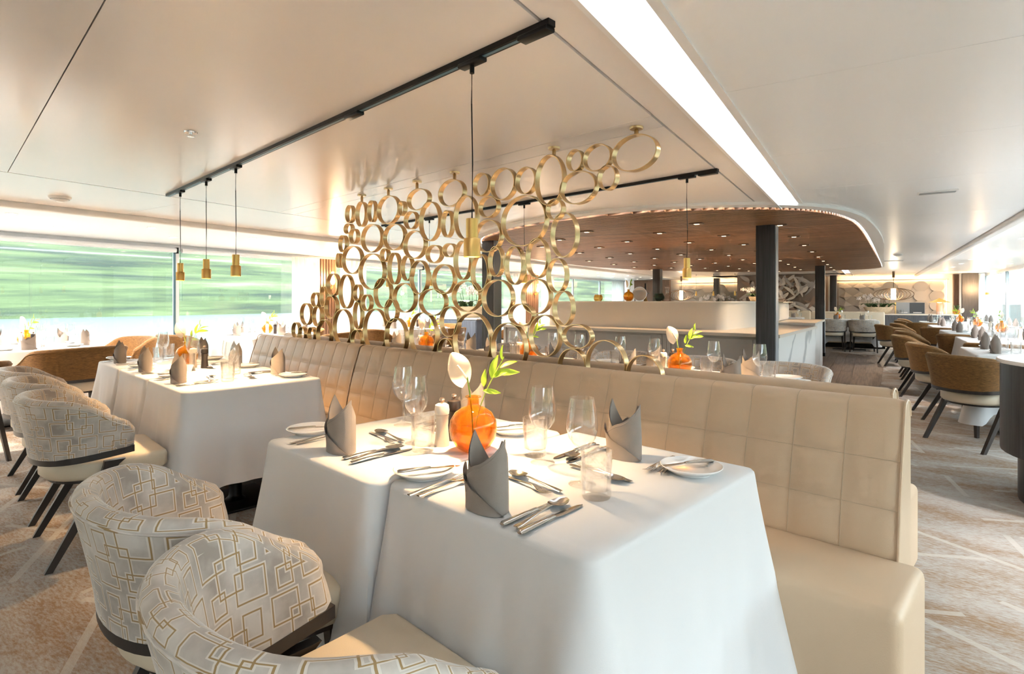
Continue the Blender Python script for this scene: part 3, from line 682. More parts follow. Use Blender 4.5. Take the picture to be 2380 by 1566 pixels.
def napkin():
    rx, ry = .053, .036
    def sup(th, k=1.0):
        c, s_ = math.cos(th), math.sin(th); return (rx*k*math.copysign(abs(c)**.8, c), ry*k*math.copysign(abs(s_)**.9, s_))
    def top(th):               # two peaks at the sides, dips in front and behind
        c = 1-abs(math.sin(th/1.0))**1 if False else 1-abs(math.asin(math.sin(th)))/(PI/2); d_ = .070+.105*c
        return d_ if math.cos(th) < 0 else d_-.010
    n = 48; m = MB(); rows = 7
    def fn(i, j):
        th = 2*PI*i/n; k = j/(rows-1); z = top(th)*k; kk = 1+.03*math.sin(2*th+.6)*k-.14*k*k*abs(math.cos(th))**3
        x, y = sup(th, kk); return (x, y, z)
    m.grid(fn, n, rows, True)
    def fi(i, j):
        th = 2*PI*i/n; k = j/(rows-1); z = top(th)*k; kk = (1+.03*math.sin(2*th+.6)*k-.14*k*k*abs(math.cos(th))**3)*.95
        x, y = sup(th, kk); return (x, y, z-.001 if j == rows-1 else z)
    m.grid(fi, n, rows, True)
    body = m.mesh('napkin_wrap', 'napkin', ang=60)
    # front: two crossing layers, the lower cuff running from upper left to lower right
    cuff = MB(); q = 25
    def cf(i, j, out):
        t = i/(q-1); th = PI+.25+t*(PI-.45)           # across the front, left to right
        zt = .100*(1-t)**1.05+.001; z = zt*j/4; x, y = sup(th, 1.06+out+.012*math.sin(PI*t)+.13*(j/4)**3); return (x, y, z)
    cuff.grid(lambda i, j: cf(i, j, 0), q, 5); cuff.grid(lambda i, j: cf(i, j, .06), q, 5)
    cuff = cuff.mesh('diagonal_cuff', 'napkin', ang=60)
    lap = MB()
    def lf(i, j, out):
        t = i/(q-1); th = PI+.30+t*(PI-.20)
        zt = .070+.098*t**1.15; k = j/4; z = zt*k; x, y = sup(th, 1.02+out+.03*k*k-.10*k*k*max(0, math.cos(th))**2); return (x, y, z)
    lap.grid(lambda i, j: lf(i, j, 0), q, 5); lap.grid(lambda i, j: lf(i, j, .022), q, 5)
    lap = lap.mesh('front_lap', 'napkin', ang=60)
    hem = MB()
    hem.tube([(*sup(PI+.30+(i/24)*(PI-.20), 1.05-.10*.8*max(0, math.cos(PI+.30+(i/24)*(PI-.20)))**2), .062+.098*(i/24)**1.15) for i in range(25)], .0014, 5)
    hem = hem.mesh('stitched_hem', 'napkin')
    inner = MB()
    def inf(i, j):
        t = i/12.; return (-.035+.07*t, -.004+.016*math.sin(PI*t)+.004*j, .06+.008*j+.035*math.sin(PI*t)*(j/3))
    inner.grid(inf, 13, 4); inner = inner.mesh('inner_fold', 'napkin', ang=60)
    return [('napkin_wrap', body, [('inner_fold', inner)]), ('front_lap', lap, [('stitched_hem', hem)]), ('diagonal_cuff', cuff, [])]
NP = napkin()
def mill(m_, top_m):
    b = MB().lathe([(0, 0), (.0245, 0), (.025, .004), (.0225, .03), (.0195, .065), (.0205, .088), (.0225, .1), (.0195, .1015), (.0195, .1035), (.0235, .105), (.0245, .118), (.022, .134), (.014, .139), (0, .139)], 28).mesh('body', m_)
    k = MB().lathe([(0, .139), (.004, .139), (.0045, .143), (.009, .147), (.0095, .151), (.007, .157), (0, .159)], 20).mesh('knob', top_m)
    return [('body', b, []), ('knob', k, [])]
SALT = mill('white_wood', 'copper'); PEP = mill('pepper_wood', 'copper')
def vase():
    pr = [(0, .001), (.03, .0), (.036, .003), (.055, .016), (.071, .042), (.0765, .070), (.073, .098), (.058, .124), (.036, .138), (.022, .143), (.0185, .149), (.0185, .165), (.021, .170), (.0255, .172), (.0245, .175), (.0165, .174), (.0155, .150), (.034, .134), (.055, .120), (.069, .097), (.0725, .070), (.067, .044), (.05, .02), (.03, .008), (0, .007)]
    b = MB().lathe(pr, 40).mesh('glass_body', 'amber_glass', ang=70)
    wt = MB().lathe([(0, .009), (.03, .010), (.049, .022), (.0655, .045), (.0715, .066), (0, .066)], 32).mesh('water', 'amber_water', ang=50)
    return [('glass_body', b, []), ('water', wt, [])]
VS = vase()
def bez(p, n=12):
    p = [Vector(q) for q in p]; r = []
    for i in range(n+1):
        t = i/n; q = p[:]
        while len(q) > 1: q = [q[k]*(1-t)+q[k+1]*t for k in range(len(q)-1)]
        r.append(q[0])
    return r
def blade(base, tip, w_, up, n=9, cup=.2, mname='leaf_green', nm='leaf'):
    base, tip, up = Vector(base), Vector(tip), Vector(up); ax = tip-base; sd = ax.cross(up).normalized(); nn = sd.cross(ax).normalized(); ln = ax.length
    def fn(i, j):
        t = i/(n-1); a = (j-3)/3.; ww = w_*(math.sin(PI*min(1, t**.8*.98+.01)))**.85
        return base+ax*t+sd*a*ww+nn*(cup*w_*(a*a)+.10*ln*math.sin(PI*t))
    return MB().grid(fn, n, 7).mesh(nm, mname, ang=80)
def anthurium():
    st = bez([(0, 0, .02), (-.002, 0, .10), (-.006, 0, .17), (-.020, .002, .235)], 14)
    stem = MB().tube(st, .0026, 8).mesh('stem', 'stem_green')
    # heart-shaped spathe, tip up and to one side
    def fn(i, j):
        t = i/14.; a = (j-6)/6.
        ww = .050*(math.sin(PI*min(1, t*.94+.045)))**.62*(1-.28*t)
        x = -.020-.052*t+a*ww*.72; z = .222+.088*t+a*ww*.55
        lobe = -.016*(abs(a))*(1-t)**3
        return (x+lobe*.3, .004+.012*a*a-.012*math.sin(PI*t), z+lobe)
    sp = MB().grid(fn, 15, 13).mesh('spathe', 'petal', ang=80)
    sx = MB().tube(bez([(-.022, -.004, .232), (-.034, -.018, .255), (-.048, -.022, .275)], 6), [.0035, .004, .004, .0038, .0034, .003, .002], 8).mesh('spadix', 'white_wood')
    return [('stem', stem, []), ('spathe', sp, []), ('spadix', sx, [])]
FL = anthurium()
def sprig():
    pts = bez([(0, 0, .03), (.012, 0, .13), (.035, 0, .20), (.082, .0, .262), (.098, 0, .30)], 16)
    pr = [('stem', MB().tube(pts, .0018, 6).mesh('stem', 'stem_green'), [])]
    for b, t, w_, up in (((.030, 0, .192), (.088, .01, .182), .0085, (0, -1, .4)), ((.034, 0, .205), (.040, -.01, .262), .0095, (-.3, -1, 0)), ((.058, 0, .232), (.080, .004, .305), .013, (-.6, -1, 0)), ((.072, 0, .250), (.148, .0, .250), .0115, (0, -1, .3)),
                        ((.083, 0, .262), (.142, .02, .282), .010, (0, -.6, 1)), ((.094, 0, .288), (.096, -.01, .338), .0095, (-1, -.6, 0)), ((.060, 0, .235), (.112, -.02, .255), .009, (0, -1, .6))):
        pr.append(('leaf', blade(b, t, w_, up), []))
    return pr
SG = sprig()
CARD = [('number_card', MB().add([(-.03, -.02, 0), (.03, -.02, 0), (.03, 0, .045), (-.03, 0, .045), (.03, .02, 0), (-.03, .02, 0)], [(0, 1, 2, 3), (3, 2, 4, 5)]).mesh('number_card', 'card', smooth=False), [])]

# ---------------------------------------------------------------- tables under white cloths
def cloth_mesh(w_, d_, top, hem, flare, seed, corner_drop=.12, round_=False):
    r_ = random.Random(seed); ph = [r_.random()*6.28 for _ in range(6)]; r = .035; n = 40
    pts = []                       # (x, y, nx, ny, side flare, cornerness)
    if round_:
        for k in range(120):
            a = 2*PI*k/120; pts.append((w_/2*math.cos(a), w_/2*math.sin(a), math.cos(a), math.sin(a), flare[0], 0))
    else:
        cs = [(w_/2-r, -d_/2+r, -PI/2), (w_/2-r, d_/2-r, 0), (-w_/2+r, d_/2-r, PI/2), (-w_/2+r, -d_/2+r, PI)]
        fl = {0: flare[1], 1: flare[3], 2: flare[0], 3: flare[2]}          # after corner k runs side k: +x, +y, -x, -y
        for k in range(4):
            cx, cy, a0 = cs[k]; prev = fl[(k-1) % 4]; cur = fl[k]
            for q in range(7):
                t = q/6.; a = a0+t*PI/2; pts.append((cx+r*math.cos(a), cy+r*math.sin(a), math.cos(a), math.sin(a), prev*(1-t)+cur*t, 1))
            nx, ny = math.cos(a0+PI/2), math.sin(a0+PI/2); x1, y1 = cs[(k+1) % 4][:2]
            for q in range(1, n):
                t = q/n; e = min(t, 1-t)*((d_ if k % 2 == 0 else w_)-2*r)
                pts.append((cx+(x1-cx)*t+r*nx, cy+(y1-cy)*t+r*ny, nx, ny, cur, math.exp(-(e/.06)**2)))
    m = MB(); rows = 16; np_ = len(pts)
    def fn(i, j):
        x, y, nx, ny, f, c = pts[i]
        if j == 0: return (x*.90, y*.90, top)
        if j < 4:
            t = j/3*PI/2; rr = .016; return (x-nx*rr*(1-math.sin(t)), y-ny*rr*(1-math.sin(t)), top-rr*(1-math.cos(t)))
        t = (j-3)/(rows-4.); s_ = i/np_*2*PI
        wv = .010*math.sin(7*s_+ph[0])+.007*math.sin(13*s_+ph[1])+.005*math.sin(23*s_+ph[2])
        amt = (1 if f > .02 else .12)
        o = f*t*(.55+.45*t)+(wv*amt+c*.075*amt)*t**1.1
        z = top-.016-(top-.016-hem)*t*(1+ (corner_drop*c*amt)/(top-hem)) + .006*math.sin(3*s_+ph[3])*t
        return (x+nx*o, y+ny*o, z)
    m.grid(fn, np_, rows, True)
    m.f.append(tuple(i*rows for i in range(np_)))
    return m.mesh('tablecloth', 'cloth', ang=70)
def ped_meshes():
    return [('base_plate', MB().rbox(-.21, .21, -.21, .21, 0, .014, .004).mesh('base_plate', 'black_metal'), []),
            ('column', MB().lathe([(.0, .014), (.06, .014), (.042, .03), (.038, .05), (.038, .70), (0, .70)], 20).mesh('column', 'black_metal'), []),
            ('table_top', MB().rbox(-.30, .30, -.36, .36, .70, .735, .004).mesh('table_top', 'white_wood'), [])]
PED = ped_meshes()
# ---------------------------------------------------------------- chairs
def chair(cover):
    n = 41; pr = 15; Rb = []
    def path(t):                  # t in -1..1: right arm end, round the back, left arm end
        a = t*PI*.5; k = abs(t)
        # straight arms joined to a rounded back
        if k > .62:
            q = (k-.62)/.38; x = .262+.018*q; y = -.055+.175*q
        else:
            b = k/.62*PI/2; x = .262*math.sin(b)**.92 if b > 0 else 0; y = -.055-.175*math.cos(b)**.85
        return (math.copysign(x, t), y)
    def topz(t):
        k = abs(t); 
        if k < .45: return .778-.010*(k/.45)**2
        q = (k-.45)/.55; return .768-.118*(q*q*(3-2*q))*.9-.012*q
    def botz(t): k = abs(t); return .488+.034*k*k
    P = [path(-1+2*i/(n-1)) for i in range(n)]
    sl_ = [0]
    for i in range(1, n): sl_.append(sl_[-1]+math.dist(P[i], P[i-1])*1.12)
    nr = []
    for i in range(n):
        a, b = P[max(0, i-1)], P[min(n-1, i+1)]; tx, ty = b[0]-a[0], b[1]-a[1]; l_ = math.hypot(tx, ty); nr.append((ty/l_, -tx/l_))
    # make normals point outwards (away from the seat)
    if nr[n//2][1] > 0: nr = [(-a, -b) for a, b in nr]
    vs = []; uv = []
    for i in range(n):
        t = -1+2*i/(n-1); zt, zb = topz(t), botz(t); th = .058-.010*abs(t)
        q_ = max(0, (abs(t)-.90)/.10); zt -= .035*q_**2.5; zb += .010*q_**2
        endf = 1-.55*max(0, (abs(t)-.93)/.07)**2              # arms end in a soft nose
        th *= endf; w_ = 0; prev = None
        sec = []
        for j in range(6): k = j/5; sec.append((th*.5+.050*k**1.3*(1-.35*abs(t)), zb+(zt-.028-zb)*k))           # outer face flares
        for j in range(1, 5):
            a = j/5*PI; ro = th*.5*math.cos(a); fl_ = .050*(1-.35*abs(t)); sec.append((ro+fl_, zt-.028+.028*math.sin(a)))
        for j in range(6): k = 1-j/5; sec.append((-th*.5+.050*k**1.3*(1-.35*abs(t)), zb+(zt-.028-zb)*k))
        for jj, (o, z) in enumerate(sec):
            if prev: w_ += math.dist(prev, (o, z))
            prev = (o, z); nx, ny = nr[i]; vs.append((P[i][0]+nx*o, P[i][1]+ny*o, z)); uv.append((sl_[i], z if jj < 6 else (z+.15 if jj > 9 else zt-.028+.15*(jj-5)/5)))
    m_ = len(sec); mb = MB()
    fs = [(i*m_+j, (i+1)*m_+j, (i+1)*m_+j+1, i*m_+j+1) for i in range(n-1) for j in range(m_-1)]
    fs += [(i*m_+m_-1, (i+1)*m_+m_-1, (i+1)*m_, i*m_) for i in range(n-1)]
    fs += [tuple(range(m_)), tuple((n-1)*m_+j for j in range(m_))[::-1]]
    mb.add(vs, fs); mb.uv = uv
    shell = mb.mesh('backrest', cover, ang=75)
    # piping line along the outer top edge
    pip = MB().tube([(P[i][0]+nr[i][0]*(.029+.050*(1-.35*abs(-1+2*i/(n-1)))-.004*abs(-1+2*i/(n-1))), P[i][1]+nr[i][1]*(.029+.050*(1-.35*abs(-1+2*i/(n-1)))-.004*abs(-1+2*i/(n-1))), topz(-1+2*i/(n-1))-.026) for i in range(1, n-1)], .0028, 6)
    if True: pip.uv = [(q*.0005, 0.045) for q in range(len(pip.v))]
    pip = pip.mesh('piping', cover)
    # dark rail under the shell
    vs = []
    for i in range(n):
        t = -1+2*i/(n-1); zb = botz(t); th = .050
        for o, z in ((.027, zb+.004), (.027, zb-.026), (-.026, zb-.026), (-.026, zb+.004)): vs.append((P[i][0]+nr[i][0]*o, P[i][1]+nr[i][1]*o, z))
    rail = MB().add(vs, [(i*4+j, (i+1)*4+j, (i+1)*4+(j+1) % 4, i*4+(j+1) % 4) for i in range(n-1) for j in range(4)]+[(0, 1, 2, 3), tuple((n-1)*4+j for j in (3, 2, 1, 0))]).mesh('back_rail', 'dark_wood', ang=50)
    # seat cushion: rounded at the back
    sp = []
    for k in range(24):
        a = PI+k/23*PI; sp.append((.235*math.cos(a), -.02+.20*math.sin(a)))
    sp += [(.245, .25), (.225, .275), (-.225, .275), (-.245, .25)]
    sc0 = scaled(sp, -.02); s = MB(); nq = len(sp)
    lv = [(sc0, .372), (sp, .392), (sp, .445), (scaled(sp, -.006), .459), (sc0, .466)]
    s.add([(x, y, z) for pl, z in lv for x, y in pl], [(i*nq+j, i*nq+(j+1) % nq, (i+1)*nq+(j+1) % nq, (i+1)*nq+j) for i in range(4) for j in range(nq)]+[tuple(range(nq))[::-1], tuple(4*nq+j for j in range(nq))])
    seat = s.mesh('seat', 'seat_leather', ang=60)
    und = MB().prism(scaled(sp, -.035), .355, .374).mesh('seat_frame', 'dark_wood', smooth=False)
    pr_ = [('backrest', shell, [('piping', pip)]), ('back_rail', rail, []), ('seat', seat, []), ('seat_frame', und, [])]
    for sx in (-1, 1):
        rl = MB(); x0 = sx*.263
        # rear leg: rises past the seat to the rail, rakes back to the floor
        pts = [(.462, .045, .085), (.44, .030, .062), (.40, .012, .050), (.34, -.022, .046), (0, -.205, .030)]
        vs = []
        for z, y, wd in pts:
            xx = x0+sx*(.012 if z == 0 else 0); tk = .030 if z > .3 else .026
            vs += [(xx-tk/2, y-wd/2, z), (xx+tk/2, y-wd/2, z), (xx+tk/2, y+wd/2, z), (xx-tk/2, y+wd/2, z)]
        rl.add(vs, [(i*4+j, i*4+(j+1) % 4, (i+1)*4+(j+1) % 4, (i+1)*4+j) for i in range(4) for j in range(4)]+[(0, 1, 2, 3), (19, 18, 17, 16)])
        pr_.append(('leg', rl.mesh('leg', 'dark_wood', smooth=False), []))
        pr_.append(('leg', MB().taper((sx*.20, .225, .36), (sx*.215, .245, 0), (.040, .040), (.026, .026)).mesh('leg', 'dark_wood', smooth=False), []))
    return pr_
CHP = chair('fret_velvet'); CHB = chair('brown_velvet')
# ================================================================ PLACING
SEC = 0.0
# ---- table and place descriptions
def tset(tbl, place, org, rz, off=None, items='full', grp=None):
    """one cover: napkin at org, diner behind it on local -Y"""
    o = dict(napkin=(0, 0, 0), plate=(-.30, .045, 0), bknife=(-.285, .05, -.42), fork=(-.205, .02, .06), fork2=(-.175, .03, .02), knife=(.092, .062, .03), spoon=(.118, .055, .12), knife2=(.148, .055, .04), dspoon=(-.04, .205, 1.45), dfork=(-.045, .178, -1.72), tumbler=(.135, .235, 0), wine=(.055, .285, 0))
    if off: o.update(off)
    c, s_ = math.cos(rz), math.sin(rz); z = org[2]
    def P(k, dz=0): x, y, a = o[k]; return ((org[0]+c*x-s_*y, org[1]+s_*x+c*y, z+dz), rz+a)
    fine = items == 'full'
    def put(k, name, proto, label, cat, dz=0.0005):
        p, r_ = P(k, dz); spawn(name, proto, p, r_, label+' '+place+' '+tbl, cat, grp and cat+'s '+grp)
    if o['napkin']: put('napkin', 'napkin', NP, 'grey folded napkin', 'napkin')
    if items in ('full', 'mid', 'far'):
        put('wine', 'wine_glass', WG if fine else WGF, 'stemmed wine glass', 'glass')
        put('tumbler', 'tumbler', TU if fine else TUF, 'wavy water tumbler', 'glass')
    if items in ('full', 'mid', 'far'):
        put('plate', 'side_plate', PLT, 'white side plate', 'plate')
    if items in ('full', 'mid'):
        put('knife', 'table_knife', KN, 'inner steel knife', 'knife'); put('fork', 'table_fork', FK, 'outer steel fork', 'fork')
        put('dspoon', 'dessert_spoon', SP, 'crosswise dessert spoon', 'spoon', .004)
    if items == 'full':
        put('bknife', 'butter_knife', BK, 'butter knife on the plate', 'knife', .0185)
        put('fork2', 'starter_fork', FK, 'inner steel fork', 'fork', .002)
        put('spoon', 'soup_spoon', SP, 'soup spoon between the knives', 'spoon', .005)
        put('knife2', 'starter_knife', KN, 'outer steel knife', 'knife')
        put('dfork', 'dessert_fork', FK, 'crosswise dessert fork', 'fork')
def table(tbl, cx, cy, w_, d_, rz, flare, seed, hem=.22, round_=False, drop=.12):
    t = spawn('pedestal_table', PED, (cx, cy, 0), rz, 'black pedestal table under the cloth of '+tbl, 'table', None, (w_/.68*(.85 if round_ else 1), d_/.82*(.85 if round_ else 1), 1))
    o = link('tablecloth', cloth_mesh(w_, d_, .75, hem, flare, seed, drop, round_), None, (cx, cy, 0), rz)
    tag(o, 'white cloth draped over '+tbl, 'tablecloth'); return o
def centre(tbl, x, y, rz=0., flip=1, salt=(-.125, -.026), pep=(-.154, .05), mills=True, flower_rz=0., z=.7505):
    spawn('vase', VS, (x, y, z), 0, 'round amber glass vase on '+tbl, 'vase')
    spawn('anthurium', FL, (x, y, z), flower_rz, 'cream anthurium flower in the vase on '+tbl, 'flower')
    spawn('leaf_sprig', SG, (x, y, z), flower_rz, 'green leafy sprig in the vase on '+tbl, 'plant')
    if mills:
        c, s_ = math.cos(rz), math.sin(rz)
        for nm, pr, q, lb in (('salt_mill', SALT, salt, 'pale wooden salt mill'), ('pepper_mill', PEP, pep, 'black wooden pepper mill')):
            spawn(nm, pr, (x+c*q[0]-s_*q[1], y+s_*q[0]+c*q[1], z), 0, lb+' on '+tbl, 'mill')
T_ = .7505
# ---- the two front tables
TA, TBn = 'the front right table', 'the front left table'
table(TA, -.935, 1.235, .67, .81, 0, (.004, .045, .05, .03), 3, hem=.20, drop=.015)
table(TBn, -1.615, 1.195, .67, .81, 0, (.035, .004, .05, .03), 5, hem=.20, drop=.02)
tset(TA, 'at the chair side of', (-.931, .885, T_), 0)
tset(TBn, 'at the chair side of', (-1.622, .900, T_), 0, dict(tumbler=(.185, .180, 0), wine=(.090, .222, 0)))
far_off = dict(napkin=(0, 0, PI), plate=(-.215, .0, 0), bknife=(-.20, .0, -.5), fork=(-.145, -.01, .25), fork2=(-.12, .0, .1), tumbler=(.213, .173, 0), wine=(.142, .22, 0))
tset(TA, 'at the sofa side of', (-.935, 1.465, T_), PI, far_off)
tset(TBn, 'at the sofa side of', (-1.612, 1.450, T_), PI, dict(far_off, wine=(.176, .2, 0), tumbler=(.226, .12, 0)))
centre('the two front tables', -1.323, 1.192, flower_rz=math.radians(44))
# ---- three tables further left
trio = [('the left trio\'s near table', -3.61, .0), ('the left trio\'s middle table', -4.345, .0), ('the left trio\'s far table', -5.08, .0)]
for k, (nm, x, _) in enumerate(trio):
    table(nm, x, 1.285, .70, .78, 0, (.004 if k < 2 else .05, .05 if k == 0 else .012, .05, .03), 20+k, hem=.22)
    tset(nm, 'at the chair side of', (x-.03, .985, T_), 0, dict(tumbler=(.135, .22, 0), wine=(.06, .27, 0)))
    tset(nm, 'at the sofa side of', (x-.02, 1.56, T_), PI, dict(far_off, tumbler=(.20, .2, 0), wine=(.13, .26, 0)))
centre('the left trio of tables', -4.62, 1.30, salt=(.22, -.02), pep=(.30, .03), flower_rz=math.radians(60))
spawn('table_number_card', CARD, (-4.20, 1.20, T_), .6, 'small folded number card before the mills on the left trio', 'card')
# ---- row behind the banquette
row2 = [('the rear table nearest the pillar', -1.36), ('the second rear table from the pillar', -2.04), ('the third rear table from the pillar', -2.66), ('the fourth rear table from the pillar', -3.34), ('the fifth rear table from the pillar', -4.00), ('the sixth rear table from the pillar', -4.68)]
for k, (nm, x) in enumerate(row2):
    table(nm, x, 3.30, .66, .80, 0, (.008, .008, .03, .04), 40+k, hem=.25)
    tset(nm, 'at the sofa side of', (x+.05, 3.16, T_), 0, dict(tumbler=(.17, .10, 0), wine=(.10, .16, 0)), 'mid')
    tset(nm, 'at the chair side of', (x, 3.58, T_), PI, dict(far_off), 'mid')
for k, x in enumerate((-1.70, -3.0, -4.34)):
    centre(('the right pair', 'the middle pair', 'the left pair')[k]+' of tables behind the banquette', x, 3.30, salt=(-.13, .03), pep=(-.10, .10), flower_rz=math.radians(35+20*k))
spawn('table_number_card', CARD, (-1.10, 3.06, T_), .5, 'white folded number card behind the banquette by the pillar', 'card')

# ---- chairs with fret velvet
P_ = [(-1.60, .525, .0, 'at the front left table'), (-.935, .520, .0, 'at the front right table'), (-3.52, .565, -.02, 'at the left trio\'s near table'), (-4.28, .57, 0, 'at the left trio\'s middle table'), (-4.98, .57, 0, 'at the left trio\'s far table')]
for x, y, r_, lb in P_: spawn('armchair', CHP, (x, y, 0), r_, 'silver fret-patterned velvet armchair '+lb, 'chair', 'fret velvet armchairs')
for k, (nm, x) in enumerate(row2[:5]): spawn('armchair', CHP, (x+(.03 if k % 2 else -.02), 4.10, 0), PI+(.06 if k % 2 else -.05), 'fret-patterned velvet armchair at '+nm, 'chair', 'fret velvet armchairs')
for u, lb in ((-.15, 'right one of the two grey fret-patterned chairs far back by the pillar'), (-.80, 'left one of the two grey fret-patterned chairs far back by the pillar')):
    spawn('armchair', CHP, (*S(u, 15.75), 0), A, lb, 'chair', 'fret velvet armchairs')
# ---- brown velvet chairs
RB = [(.74, 6.12, -51, 'nearest of the row in the right aisle'), (.62, 7.42, -84, 'second of the row in the right aisle'), (1.20, 7.92, -20, 'with its back to the first window table on the right'), (.52, 8.95, -90, 'third of the row in the right aisle'), (1.10, 9.75, -20, 'between the second and third right window tables'), (.60, 10.25, -90, 'fourth of the row in the right aisle'), (.60, 11.2, -90, 'fifth of the row in the right aisle'), (1.05, 12.0, -15, 'between the third and fourth right window tables'), (.36, 12.75, -80, 'turned out into the right aisle'), (.62, 13.6, -90, 'seventh of the row in the right aisle'), (.95, 14.4, -15, 'between the fourth and last right window tables'), (.75, 15.6, -90, 'last but one of the right aisle row'), (.85, 16.9, -90, 'last of the right aisle row'), (2.35, 10.2, 90, 'on the window side in the right row')]
for u, v, d, lb in RB: spawn('velvet_armchair', CHB, (*S(u, v), 0), A+math.radians(d), 'brown velvet armchair '+lb, 'chair', 'brown velvet armchairs')
LB = [(-6.35, 2.20, 96, (1.25, 1, 1.03), 'seen from behind at the near round window table on the left'), (-7.78, 3.22, 190, None, 'facing the camera at the near round window table on the left'), (-8.0, 4.02, 5, None, 'with its back to the camera at the second round table'), (-5.75, 1.22, 92, None, 'cut by the left picture edge'), (-7.9, 1.05, 10, None, 'on the window side of the near round table'), (-6.55, 5.3, 110, None, 'at the second round table, aisle side'), (-7.8, 5.8, 180, None, 'beyond the second round table'), (-6.05, 7.35, 95, None, 'behind the rings, facing the window'), (-6.9, 6.5, 5, None, 'behind the rings before the third round table'), (-5.6, 8.6, 140, None, 'turned beside the sideboard behind the rings'), (-7.0, 8.35, 185, None, 'beyond the third round table behind the rings')]
for u, v, d, sc_, lb in LB: spawn('velvet_armchair', CHB, (*S(u, v), 0), A+math.radians(d), 'brown velvet armchair '+lb, 'chair', 'brown velvet armchairs', sc_)

# ---- round window tables on the left
for k, (u, v, nm) in enumerate(((-7.40, 2.12, 'the near round window table'), (-7.35, 4.85, 'the second round window table'), (-6.95, 7.40, 'the third round window table'))):
    x, y = S(u, v); table(nm, x, y, 1.36, 1.36, A, (.05,)*4, 60+k, hem=.18, round_=True)
    for q, (a, pl) in enumerate(((-12, 'on the aisle side of'), (55, 'on the far side of'), (125, 'on the window side, far, of'), (190, 'on the window side, near, of'), (-78, 'on the near side of'))):
        t = A+math.radians(a); tset(nm, pl, (x+.52*math.cos(t), y+.52*math.sin(t), T_), t+PI/2, dict(wine=(.10, .16, 0), tumbler=(.17, .10, 0), plate=(-.17, .05, 0)), 'far')
    centre(nm, x-.02, y+.02, flower_rz=math.radians(40+k*25), salt=(.12, -.05), pep=(.17, .04))
nc = spawn('table_number_card', CARD, (*S(-7.02, 2.16), T_), math.radians(75), 'small white card numbered 24 on the near round window table', 'card')
fcv = bpy.data.curves.new('number_print', 'FONT'); fcv.body = '24'; fcv.size = .032; fcv.align_x = 'CENTER'
fo = bpy.data.objects.new('number_print', fcv); C.objects.link(fo); bpy.context.view_layer.update()
fm = bpy.data.meshes.new_from_object(fo.evaluated_get(bpy.context.evaluated_depsgraph_get())); bpy.data.objects.remove(fo); fm.materials.append(MATS['ink'])
fo = link('number_print', fm, nc, (0, -.0155, .0115)); fo.rotation_euler = (math.atan2(.045, .02), 0, 0)
# ---- rectangular window tables on the right
RT = [(1.35, 6.88, 'the first right window table'), (1.62, 8.92, 'the second right window table'), (1.62, 10.95, 'the third right window table'), (1.62, 13.2, 'the fourth right window table'), (1.62, 15.6, 'the last right window table')]
for k, (u, v, nm) in enumerate(RT):
    x, y = S(u, v); table(nm, x, y, 1.15 if k == 0 else 1.35, 1.05 if k == 0 else 1.2, A, (.04, .04, .04, .04), 80+k, hem=.25)
    hw = .40 if k == 0 else .50
    for du, dv, r_, pl in ((-hw, -.27, -90, 'on the aisle side, near, of'), (-hw, .27, -90, 'on the aisle side, far, of'), (hw, -.27, 90, 'on the window side, near, of'), (hw, .27, 90, 'on the window side, far, of')):
        p = S(u+du, v+dv); tset(nm, pl, (*p, T_), A+math.radians(r_), dict(wine=(.10, .17, 0), tumbler=(.16, .11, 0), plate=(-.17, .05, 0)), 'far')
    p = S(u+.02, v+.02); centre(nm, *p, flower_rz=math.radians(50+30*k), salt=(-.13, .0), pep=(-.12, .08))
# ---- far table by the two grey chairs and the small banquette behind it
x, y = S(-.46, 16.40); table('the far table by the dark counter', x, y, 1.15, .72, A, (.05,)*4, 99, hem=.22)
for du, pl in ((-.28, 'left place of'), (.28, 'right place of')): tset('the far table by the dark counter', pl, (*S(-.46+du, 16.22), T_), A, dict(wine=(.10, .2, 0), tumbler=(.16, .12, 0), plate=(-.17, .05, 0)), 'far')
centre('the far table by the dark counter', *S(-.72, 16.5), mills=False)

